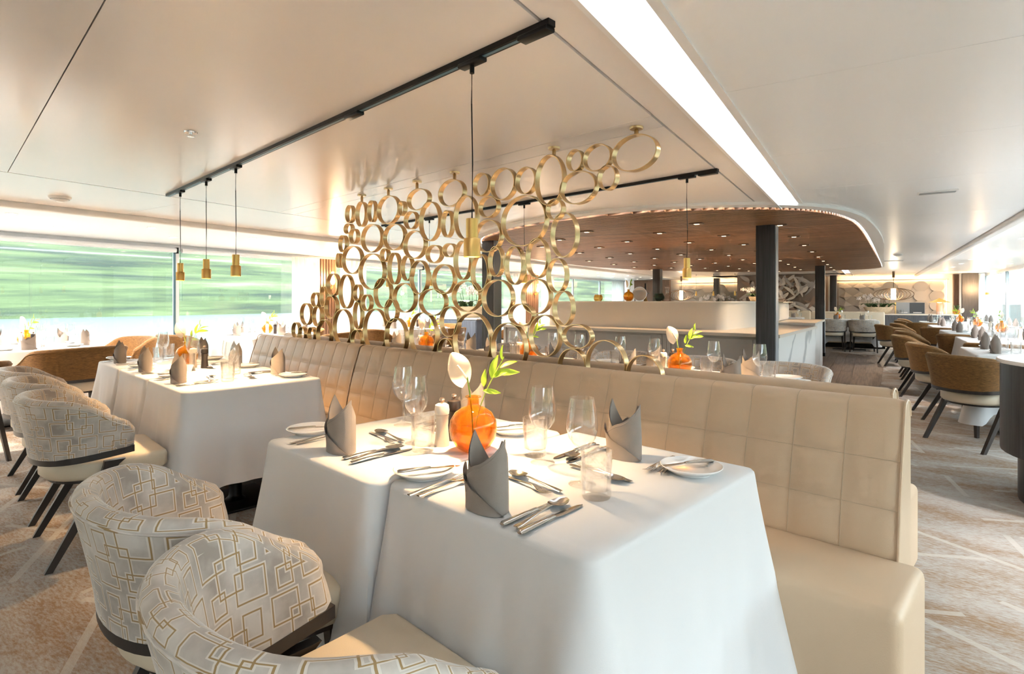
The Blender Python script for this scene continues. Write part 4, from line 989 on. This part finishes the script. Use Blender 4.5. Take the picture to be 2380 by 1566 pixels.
# ================================================================ BANQUETTE (leather sofa modules)
def banquette(x0, x1, flip, lab, cols):
    """flip=1: back at +Y (the front row); flip=-1: its twin behind"""
    t = thing('banquette', lab, 'sofa', ((x0+x1)/2, 2.25, 0), 0 if flip == 1 else PI, 'leather banquette modules')
    hw = (x1-x0)/2
    prof = []                     # local: y from the middle plane, so the front row lies at negative y
    b, e = Vector((-.275, .455)), Vector((-.165, .880)); nf = 25
    for i in range(nf): k = i/(nf-1); q = b.lerp(e, k); q.x += -.012*math.sin(PI*k); prof.append((q.x, q.y, k))
    for i in range(1, 7): a = PI*i/7; prof.append((-.120-.045*math.cos(a), .885+.030*math.sin(a), None))
    prof += [(-.074, .86, None), (-.072, .10, None), (-.25, .10, None), (-.262, .43, None)]
    m = MB(); nc = cols*6+1; rows = len(prof)
    def fn(i, j):
        x = -hw+2*hw*i/(nc-1); yy, z, k = prof[j]
        fx = abs(((i/6.) % 1)-.5)*2 if 0 < i < nc-1 else 1
        px = 1-fx**6; off = 0
        if k is not None:
            kr = k*3; fz = abs((kr % 1)-.5)*2 if k < .999 else .0
            pz = 1-fz**6 if k > .01 else .2
            off = .0085*min(px, 1)*pz
        else:
            off = .0015*px if j < nf+5 else 0
        if i in (0, nc-1): off -= .006
        return (x, yy-off*(1 if j < nf+3 else 0), z+(off*.8 if nf-1 <= j < nf+6 else 0))
    m.grid(fn, nc, rows); 
    # close the profile loop and the ends
    m.f += [(i*rows+rows-1, i*rows, (i+1)*rows, (i+1)*rows+rows-1) for i in range(nc-1)]
    m.f += [tuple(range(rows)), tuple((nc-1)*rows+j for j in range(rows))[::-1]]
    bk = part('backrest', m, 'leather', t, True, 50)
    for sx in (-1, 1):
        xx = sx*(hw-.001); part('end_piping', MB().tube([(xx, p[0]-.004, p[1]) for p in prof[:nf+7]], .0042, 6), 'leather', bk)
    for c in range(1, cols):
        xx = -hw+2*hw*c/cols; part('seam', MB().tube([(xx, p[0]-.0012, p[1]) for p in prof[:nf+4]], .0011, 5), 'seam_thread', bk)
    for r_ in (8, 16):
        part('seam', MB().tube([(-hw+.004, prof[r_][0]-.0012, prof[r_][1]), (hw-.004, prof[r_][0]-.0012, prof[r_][1])], .0009, 5), 'seam_thread', bk)
    part('seat', MB().rbox(-hw, hw+(.065 if flip == 1 and x1 > -1 else 0), -.625, -.262, .13, .462, .028, 4), 'leather', t)
    part('plinth', MB().box(-hw+.01, hw-.01, -.56, -.10, 0, .13), 'black_metal', t, False)
for k, (a, b, n_c) in enumerate(((-5.30, -3.523, 11), (-3.517, -2.190, 8), (-2.184, -.322, 12))):
    nm = ('left', 'middle', 'right')[k]
    banquette(a, b, 1, nm+' quilted beige leather banquette module facing the front tables', n_c)
    banquette(a, b-.075 if k == 2 else b, -1, nm+' beige leather banquette module back to back behind the rings', n_c)
def far_sofa(u, v, w_, lab):
    t = thing('small_banquette', lab, 'sofa', (*S(u, v), 0), A)
    part('backrest', MB().rbox(-w_/2, w_/2, .0, .14, .3, .93, .03), 'seat_leather', t); part('seat', MB().rbox(-w_/2, w_/2, -.45, .0, .12, .45, .03), 'seat_leather', t); part('plinth', MB().box(-w_/2, w_/2, -.4, .1, 0, .12), 'black_metal', t, False)
far_sofa(-.55, 17.35, 1.7, 'small cream leather banquette behind the two far grey chairs')
far_sofa(-2.45, 18.5, 1.9, 'cream leather banquette under the leaf mural')
x, y = S(-2.2, 17.6); table('the table under the leaf mural', x, y, 1.2, .72, A, (.04,)*4, 101, hem=.25)
tset('the table under the leaf mural', 'right place of', (*S(-1.85, 17.6), T_), A, dict(wine=(.10, .2, 0), tumbler=(.16, .12, 0), plate=(-.17, .05, 0)), 'far')

# ================================================================ SCREEN OF BRASS RINGS
RINGS = [(-1.38,1.91,0.12,0.084),(-1.587,1.925,0.083,0.066),(-1.723,1.935,0.05,0.055),(-1.529,1.819,0.053,0.06),(-1.705,1.796,0.113,0.083),(-1.891,1.861,0.096,0.133),(-2.06,1.884,0.074,0.074),(-2.237,1.891,0.098,0.091),(-2.416,1.913,0.07,0.069),(-2.078,1.666,0.166,0.139),(-1.856,1.704,0.055,0.055),(-2.356,1.775,0.08,0.063),(-1.795,1.566,0.084,0.116),(-2.559,1.735,0.102,0.134),(-2.362,1.606,0.112,0.096),(-2.692,1.901,0.121,0.084),(-2.735,1.713,0.051,0.085),(-2.912,1.746,0.105,0.129),(-3.036,1.904,0.118,0.072),(-3.119,1.773,0.071,0.061),(-3.079,1.605,0.119,0.096),(-3.226,1.866,0.035,0.052),(-3.392,1.875,0.133,0.102),(-3.607,1.889,0.051,0.08),(-3.754,1.883,0.07,0.095),(-3.923,1.902,0.054,0.069),(-3.943,1.789,0.056,0.041),(-3.863,1.725,0.057,0.058),(-3.609,1.689,0.136,0.105),(-3.319,1.676,0.128,0.094),(-4.029,1.678,0.056,0.068),(-3.888,1.543,0.143,0.109),(-4.093,1.549,0.033,0.059),(-3.611,1.443,0.167,0.134),(-3.439,1.555,0.046,0.049),(-3.321,1.454,0.069,0.112),(-3.165,1.45,0.063,0.087),(-3.028,1.384,0.096,0.114),(-2.868,1.53,0.078,0.059),(-2.714,1.545,0.059,0.044),(-2.771,1.365,0.108,0.095),(-2.586,1.476,0.075,0.12),(-2.428,1.394,0.074,0.111),(-2.296,1.454,0.056,0.087),(-2.149,1.425,0.068,0.108),(-1.978,1.457,0.076,0.107),(-1.842,1.359,0.064,0.09),(-1.987,1.251,0.103,0.095),(-2.283,1.243,0.123,0.107),(-2.553,1.256,0.125,0.096),(-2.884,1.219,0.137,0.088),(-3.198,1.248,0.13,0.102),(-3.463,1.282,0.106,0.111),(-3.681,1.212,0.063,0.063),(-3.809,1.288,0.052,0.065),(-3.978,1.3,0.101,0.134),(-4.187,1.359,0.095,0.091),(-4.341,1.261,0.053,0.085),(-4.487,1.235,0.066,0.063),(-4.218,1.175,0.098,0.095),(-4.449,1.097,0.079,0.088),(-4.658,1.111,0.099,0.096),(-4.855,0.962,0.069,0.073),(-4.734,0.935,0.063,0.066),(-4.557,0.94,0.06,0.063),(-4.336,0.948,0.118,0.124),(-4.034,1.015,0.139,0.146),(-3.803,1.117,0.058,0.106),(-3.822,0.926,0.077,0.081),(-3.563,1.01,0.152,0.16),(-3.356,1.158,0.073,0.083),(-3.3,0.972,0.129,0.135),(-2.984,1.0,0.145,0.153),(-2.711,1.096,0.089,0.096),(-2.743,0.908,0.08,0.084),(-2.5,0.981,0.168,0.176),(-2.096,1.15,0.091,0.063),(-2.195,0.965,0.134,0.14),(-1.927,1.042,0.106,0.112),(-1.801,1.19,0.064,0.09),(-1.712,1.049,0.092,0.062),(-1.74,0.893,0.089,0.094),(-1.539,0.919,0.115,0.121),(-1.33,0.884,0.093,0.098)]
scr = thing('ring_screen', 'openwork screen of brushed brass rings above the banquette', 'screen', (0, 2.25, 0), 0)
for x, z, rx, rz_ in RINGS:
    n = 48; vs = []; th = .0045; pw = 2.25
    for k in range(n):
        a = 2*PI*k/n
        c, s_ = math.cos(a), math.sin(a)
        for r_, yy in ((0, -.018), (0, .018), (-th, .018), (-th, -.018)): vs.append(((rx+r_)*c, yy, (rz_+r_)*s_))
    fs = [(k*4+j, ((k+1) % n)*4+j, ((k+1) % n)*4+(j+1) % 4, k*4+(j+1) % 4) for k in range(n) for j in range(4)]
    part('ring', MB().add(vs, fs), 'ring_brass', scr, True, 40, loc=(x, 0, z))
for x, z in ((-1.374, 1.99), (-1.867, 1.99), (-2.67, 1.98), (-3.06, 1.972), (-3.40, 1.973), (-3.756, 1.974)):
    mt = part('ceiling_mount', MB().lathe([(0, z), (.010, z), (.010, 2.015), (.006, 2.02), (.030, 2.02), (.032, 2.024), (.032, 2.03), (0, 2.03)], 24), 'ring_brass', scr, loc=(x, 0, 0))

# ================================================================ TRACKS AND PENDANTS
def track(x0, x1, y, lab, joints):
    t = thing('light_track', lab, 'light track', (0, y, 0), 0)
    part('rail', MB().box(x0, x1, -.015, .015, 2.012, 2.03), 'black_metal', t, False)
    part('slot', MB().box(x0+.02, x1-.01, -.006, .006, 2.0105, 2.012), 'gasket', t, False)
    for j in joints: part('adapter', MB().rbox(j-.055, j+.055, -.017, .017, 1.998, 2.013, .004), 'black_metal', t)
    part('live_end', MB().rbox(x1-.12, x1-.005, -.02, .02, 2.0, 2.014, .003), 'black_metal', t)
track(-4.79, -1.02, 1.22, 'black ceiling light track above the front tables', (-1.36, -3.42, -3.93, -4.48, -2.1))
track(-5.10, -1.45, 3.30, 'black ceiling light track above the row behind the banquette', (-1.65, -3.05, -4.29, -4.98))
PB = [('shade', MB().lathe([(0, .125), (.0185, .125), (.0195, .124), (.0195, .062), (.0265, .060), (.0275, .058), (.0275, 0), (.0255, 0), (.0255, .05), (.0, .052)], 36).mesh('shade', 'brass', ang=30), []),
      ('lamp_disc', MB().lathe([(0, .012), (.024, .012), (.024, .02), (0, .02)], 20).mesh('lamp_disc', 'lamp_warm'), []),
      ('cable', MB().tube([(0, 0, .125), (.003, 0, .3), (-.002, 0, .5), (0, 0, .632)], .0022, 6).mesh('cable', 'black_metal'), []),
      ('clamp', MB().lathe([(0, .60), (.008, .60), (.008, .632), (0, .632)], 10).mesh('clamp', 'black_metal'), [])]
def pendant(x, y, lab, power):
    o = spawn('pendant_lamp', PB, (x, y, 1.372), 0, lab, 'pendant lamp', 'gold cylinder pendants')
    l_ = bpy.data.lights.new('spot', 'SPOT'); l_.energy = power; l_.color = (1, .66, .34); l_.spot_size = math.radians(112); l_.spot_blend = .9; l_.shadow_soft_size = .02
    lo = bpy.data.objects.new('spot_bulb', l_); C.objects.link(lo); lo.parent = o; lo.location = (0, 0, .010)
for x, y, lb in ((-1.36, 1.22, 'gold cylinder pendant lamp hanging over the amber vase in front'), (-3.42, 1.22, 'right one of three small gold pendants by the left windows'), (-3.93, 1.22, 'middle one of three small gold pendants by the left windows'), (-4.48, 1.22, 'left one of three small gold pendants by the left windows'), (-1.65, 3.30, 'gold pendant lamp hanging left of the dark pillar'), (-3.05, 3.30, 'gold pendant behind the rings, right one'), (-4.29, 3.30, 'gold pendant behind the rings, middle one'), (-4.98, 3.30, 'gold pendant behind the rings, left one')):
    pendant(x, y, lb, 18 if x > -2 else 14)
# far gold pendants before the mural and relief wall
for k, u in enumerate((-4.4, -3.9, -3.3, -2.6, -1.15)):
    spawn('pendant_lamp', PB, (*S(u, 17.0), 1.372), 0, 'tiny far gold pendant number %s from the left before the back wall' % ('one', 'two', 'three', 'four', 'five')[k], 'pendant lamp', 'gold cylinder pendants')

# ================================================================ WINDOW DRESSING AND WALL LIGHTS
def curtain(u, v0, v1, lab, amp=.035, waves=7):
    def fn(i, j): t = i/80.; return (u+amp*math.sin(t*waves*2*PI)*(.6+.4*(j/3)), v0+(v1-v0)*t, .04+(1.94)*(1-j/3))
    o = link('sheer_curtain', MB().grid(fn, 81, 4).mesh('sheer_curtain', 'sheer', ang=80), None, (0, 0, 0), A); tag(o, lab, 'curtain', 'sheer curtains')
curtain(-8.30, 5.95, 6.52, 'white sheer curtain left of the slatted panel with the wall lamp', waves=6)
curtain(-8.30, 6.98, 7.62, 'white sheer curtain right of the slatted panel, behind the rings', waves=6)
curtain(-8.30, 12.9, 13.6, 'white sheer curtain further back behind the rings', waves=6)
curtain(-8.30, 14.5, 15.3, 'white sheer curtain beyond the second wall lamp', waves=7)
curtain(-8.30, 19.9, 21.1, 'last white sheer curtain of the left window side', waves=8)
curtain(2.66, 20.3, 21.5, 'white sheer curtain at the far right windows', waves=8)
def slat_panel(v0, v1, lab):
    t = thing('slatted_panel', lab, 'wall panel', (0, 0, 0), A)
    part('backing', MB().box(-8.44, -8.40, v0, v1, 0, 1.985), 'walnut_gap', t, False)
    n = 7; st = (v1-v0)/n
    for k in range(n): part('slat', MB().box(-8.40, -8.36, v0+k*st+.006, v0+(k+1)*st-.014, 0, 1.985), 'walnut', t, False)
slat_panel(6.53, 6.96, 'walnut slatted wall panel between the left curtains'); slat_panel(13.65, 14.45, 'second walnut slatted wall panel, seen through the rings')
def sconce(u, v, z, s, lab):
    t = thing('wall_lamp', lab, 'wall lamp', (*S(u, v), z), A)
    part('wall_plate', MB().lathe([(0, -.03), (.045, -.03), (.045, .03), (0, .03)], 16), 'brass', t)
    part('arm', MB().tube([(0, 0, 0), (s*.09, 0, 0), (s*.10, 0, .05)], .008, 6), 'brass', t)
    part('glass_bulb', MB().lathe([(0, .06), (.025, .065), (.042, .11), (.036, .16), (.022, .20), (.020, .29), (.0, .29)], 18).move(s*.10), 'lamp_soft', t)
    l_ = bpy.data.lights.new('wall_bulb', 'POINT'); l_.energy = 9; l_.color = (1, .62, .3); l_.shadow_soft_size = .05
    lo = bpy.data.objects.new('wall_bulb', l_); C.objects.link(lo); lo.parent = t; lo.location = (s*.19, 0, .16)
sconce(-8.34, 6.76, 1.46, 1, 'brass wall lamp with glowing glass on the slatted panel'); sconce(-8.34, 14.2, 1.42, 1, 'glowing brass wall lamp seen through the rings'); sconce(2.72, 20.2, 1.42, -1, 'glowing brass wall lamp by the far right curtain')
for a, b, lb in ((.14, 4.10, 'rolled white blind above the large left window'), (4.18, 6.5, 'rolled white blind above the second left window'), (7.0, 9.3, 'rolled white blind above the window behind the rings'), (9.36, 13.5, 'rolled white blind far left beyond the sideboard')):
    t = thing('roller_blind', lb, 'blind', (0, 0, 0), A)
    part('roller', MB().tube([(-8.37, a, 1.945), (-8.37, b, 1.945)], .034, 14), 'frame_white', t); part('bracket', MB().box(-8.41, -8.33, b, b+.02, 1.90, 1.985), 'black_metal', t, False)

# ================================================================ CEILING FITTINGS
DL = [('trim_ring', MB().lathe([(.048, 0), (.050, -.003), (.040, -.003), (.038, 0)], 20).mesh('trim_ring', 'trim_white'), []), ('lens', MB().lathe([(0, -.001), (.039, -.001)], 20).mesh('lens', 'lamp_down'), [])]
for u in (-6.66, -7.43):
    for k in range(-4, 16): spawn('downlight', DL, (*S(u, (1.82 if u > -7 else 2.42)+k*1.19), HC), 0, 'small round downlight in the ceiling strip along the left windows', 'downlight', 'left window downlights')
for u in (1.65, 2.55):
    for k in range(-4, 12): spawn('downlight', DL, (*S(u, 5.2+k*1.47+(.6 if u > 2 else 0)), HC), 0, 'small round downlight in the ceiling strip along the right windows', 'downlight', 'right window downlights')
for u, v0_, st in ((-6.66, -2.94, 3.57), (-7.43, -1.15, 3.57), (1.65, -.68, 4.41), (2.55, -.08, 4.41)):
    for k in range(6 if u < 0 else 5):
        l_ = bpy.data.lights.new('downlight_bulb', 'SPOT'); l_.energy = 72 if u < 0 else 30; l_.color = (1, .84, .67) if u < 0 else (1, .97, .95); l_.spot_size = 2.2; l_.spot_blend = .8; l_.shadow_soft_size = .04
        lo = bpy.data.objects.new('downlight_bulb', l_); C.objects.link(lo); lo.location = (*S(u, v0_+k*st), HC-.012)
SQ = [('trim_frame', MB().rbox(-.065, .065, -.04, .04, -.010, 0, .003).mesh('trim_frame', 'walnut'), []), ('lens', MB().box(-.022, .022, -.022, .022, -.012, -.0101).mesh('lens', 'lamp_dim', smooth=False), [])]
def inside(p, poly):
    c = False
    for i in range(len(poly)):
        (x0, y0), (x1, y1) = poly[i], poly[i-1]
        if (y0 > p[1]) != (y1 > p[1]) and p[0] < (x1-x0)*(p[1]-y0)/(y1-y0)+x0: c = not c
    return c
for i, u in enumerate((-4.55, -3.9, -3.27, -2.64, -2.0, -1.45, -.77)):
    for k in range(9):
        v = 5.62+(.0 if i % 2 else .55)+k*1.21
        if inside((u, v), scaled(OUT, -.25)):
            o = spawn('recessed_spot', SQ, (*S(u, v), 1.993), A, 'small square spot recessed in the slatted wooden ceiling', 'downlight', 'spots in the wooden ceiling')
    if i % 2 == 0:
        for v in (7.2, 11.0):
            if inside((u, v), scaled(OUT, -.25)):
                l_ = bpy.data.lights.new('ceiling_spot', 'SPOT'); l_.energy = 9; l_.color = (1, .68, .38); l_.spot_size = 1.9; l_.spot_blend = .7; l_.shadow_soft_size = .03
                lo = bpy.data.objects.new('ceiling_spot', l_); C.objects.link(lo); lo.location = (*S(u, v), 1.97)
sp_ = thing('sprinkler_head', 'chrome sprinkler rose in the ceiling left of the track', 'sprinkler', (*S(-2.72, 1.40), HC))
part('rose', MB().lathe([(0, -.006), (.028, -.006), (.030, 0), (0, 0)], 20), 'chrome', sp_); part('nozzle', MB().lathe([(0, -.024), (.016, -.022), (.016, -.019), (.008, -.018), (.008, -.006), (0, -.006)], 14), 'chrome', sp_)
def detector(u, v, lab, z=HC):
    t = thing('ceiling_speaker', lab, 'ceiling fitting', (*S(u, v), z), A)
    part('base', MB().lathe([(0, 0), (.075, 0), (.070, -.012), (.045, -.03), (.02, -.04), (0, -.04)], 24), 'trim_white', t)
    for k in range(4): part('louvre', MB().lathe([(.055-.010*k, -.018-.005*k), (.062-.010*k, -.018-.005*k), (.060-.010*k, -.022-.005*k)], 20), 'grey_paint', t)
detector(-5.31, 1.74, 'white louvred smoke detector on the ceiling above the left windows', HC+.006); detector(.39, 11.7, 'white smoke detector on the right-hand ceiling')
def vent(u, v, lab, w_=.24, d_=.10):
    t = thing('ceiling_vent', lab, 'vent', (*S(u, v), HC), A)
    part('frame', MB().rbox(-w_/2, w_/2, -d_/2, d_/2, -.008, 0, .003), 'trim_white', t); part('grille', MB().box(-w_/2+.012, w_/2-.012, -d_/2+.012, d_/2-.012, -.0095, -.008), 'grey_paint', t, False)
vent(.41, 5.15, 'flat white air vent on the right-hand ceiling'); vent(.30, 13.6, 'far white air vent beside the wooden ceiling', .5, .12)

# ================================================================ GLASS AND DECOR ON THE WHITE BLOCK
BOWL = [('bowl', MB().lathe([(0, 0), (.05, .0), (.07, .03), (.072, .06), (.055, .10), (.05, .10), (.066, .06), (.064, .032), (.045, .008), (0, .008)], 9).mesh('bowl', 'amber_water', ang=20), [])]
spawn('facetted_bowl', BOWL, (*S(-3.52, 7.9), 1.218), 0, 'small facetted amber glass bowl on the white block', 'bowl')
BOWG = [('bowl', MB().lathe([(0, 0), (.05, .0), (.075, .03), (.078, .06), (.06, .11), (.055, .11), (.07, .06), (.068, .032), (.045, .008), (0, .008)], 9).mesh('bowl', 'green_glass', ang=20), [])]
spawn('facetted_bowl', BOWG, (*S(-2.57, 7.9), 1.218), .3, 'smoky green facetted glass bowl on the white block', 'bowl')
centre('the white block', *S(-3.03, 7.9), mills=False, z=1.2185, flower_rz=math.radians(100))
DEC = [('carafe', MB().lathe([(0, 0), (.085, 0), (.098, .012), (.085, .035), (.04, .075), (.02, .11), (.018, .14), (.026, .185), (.034, .20), (.032, .20), (.016, .14), (.018, .108), (.038, .072), (.08, .033), (0, .01)], 28).mesh('carafe', 'clear_glass', ang=60), [])]
spawn('carafe', DEC, (*S(-2.45, 7.9), 1.218), 0, 'clear glass carafe at the white block beside the green bowl', 'carafe')
spawn('carafe', DEC, (*S(-1.36, 10.9), 1.205), 0, 'clear glass carafe on the small rear block by the pillar', 'carafe')
bd = thing('drink_dispenser', 'polished steel drink dispenser drum behind the amber vase', 'dispenser', (*S(-3.06, 8.45), 1.218), A+.35)
part('drum', MB().tube([(0, -.11, .115), (0, .13, .115)], .11, 28), 'chrome', bd); part('end_disc', MB().tube([(0, -.13, .115), (0, -.11, .115)], .105, 28), 'porcelain', bd)
for k in (-.06, .08): part('foot', MB().box(-.06, .06, k-.01, k+.01, 0, .03), 'chrome', bd, False)
tp = thing('beer_tap', 'black handled draught tap beside the steel drum', 'tap', (*S(-2.98, 8.5), 1.218), A)
part('column', MB().lathe([(0, 0), (.035, 0), (.016, .03), (.014, .13), (0, .13)], 14), 'brass', tp); part('crossbar', MB().tube([(-.06, 0, .125), (.06, 0, .125)], .011, 10), 'chrome', tp); part('handle', MB().taper((0, 0, .14), (0, 0, .28), (.02, .02), (.026, .026)), 'black_metal', tp, False)
orchid((*S(-1.75, 11.2), 1.205), A, 'white orchids on the rear block partly hidden by the pillar', .6, 12)
# small things on the far counter
for k, u in enumerate((.62, .70, .78)): spawn('tumbler', TUF, (*S(u, 20.2), .83), 0, ('left', 'middle', 'right')[k]+' small glass on the far service counter beside the grey panel', 'glass')
GB = [('bottle', MB().lathe([(0, 0), (.04, 0), (.042, .11), (.02, .15), (.014, .2), (0, .2)], 14).mesh('bottle', 'green_glass'), [])]
spawn('green_bottle', GB, (*S(-.72, 17.9), 0), 0, 'green bottle standing behind the small cream banquette', 'bottle', None, (1.5, 1.5, 5.2))
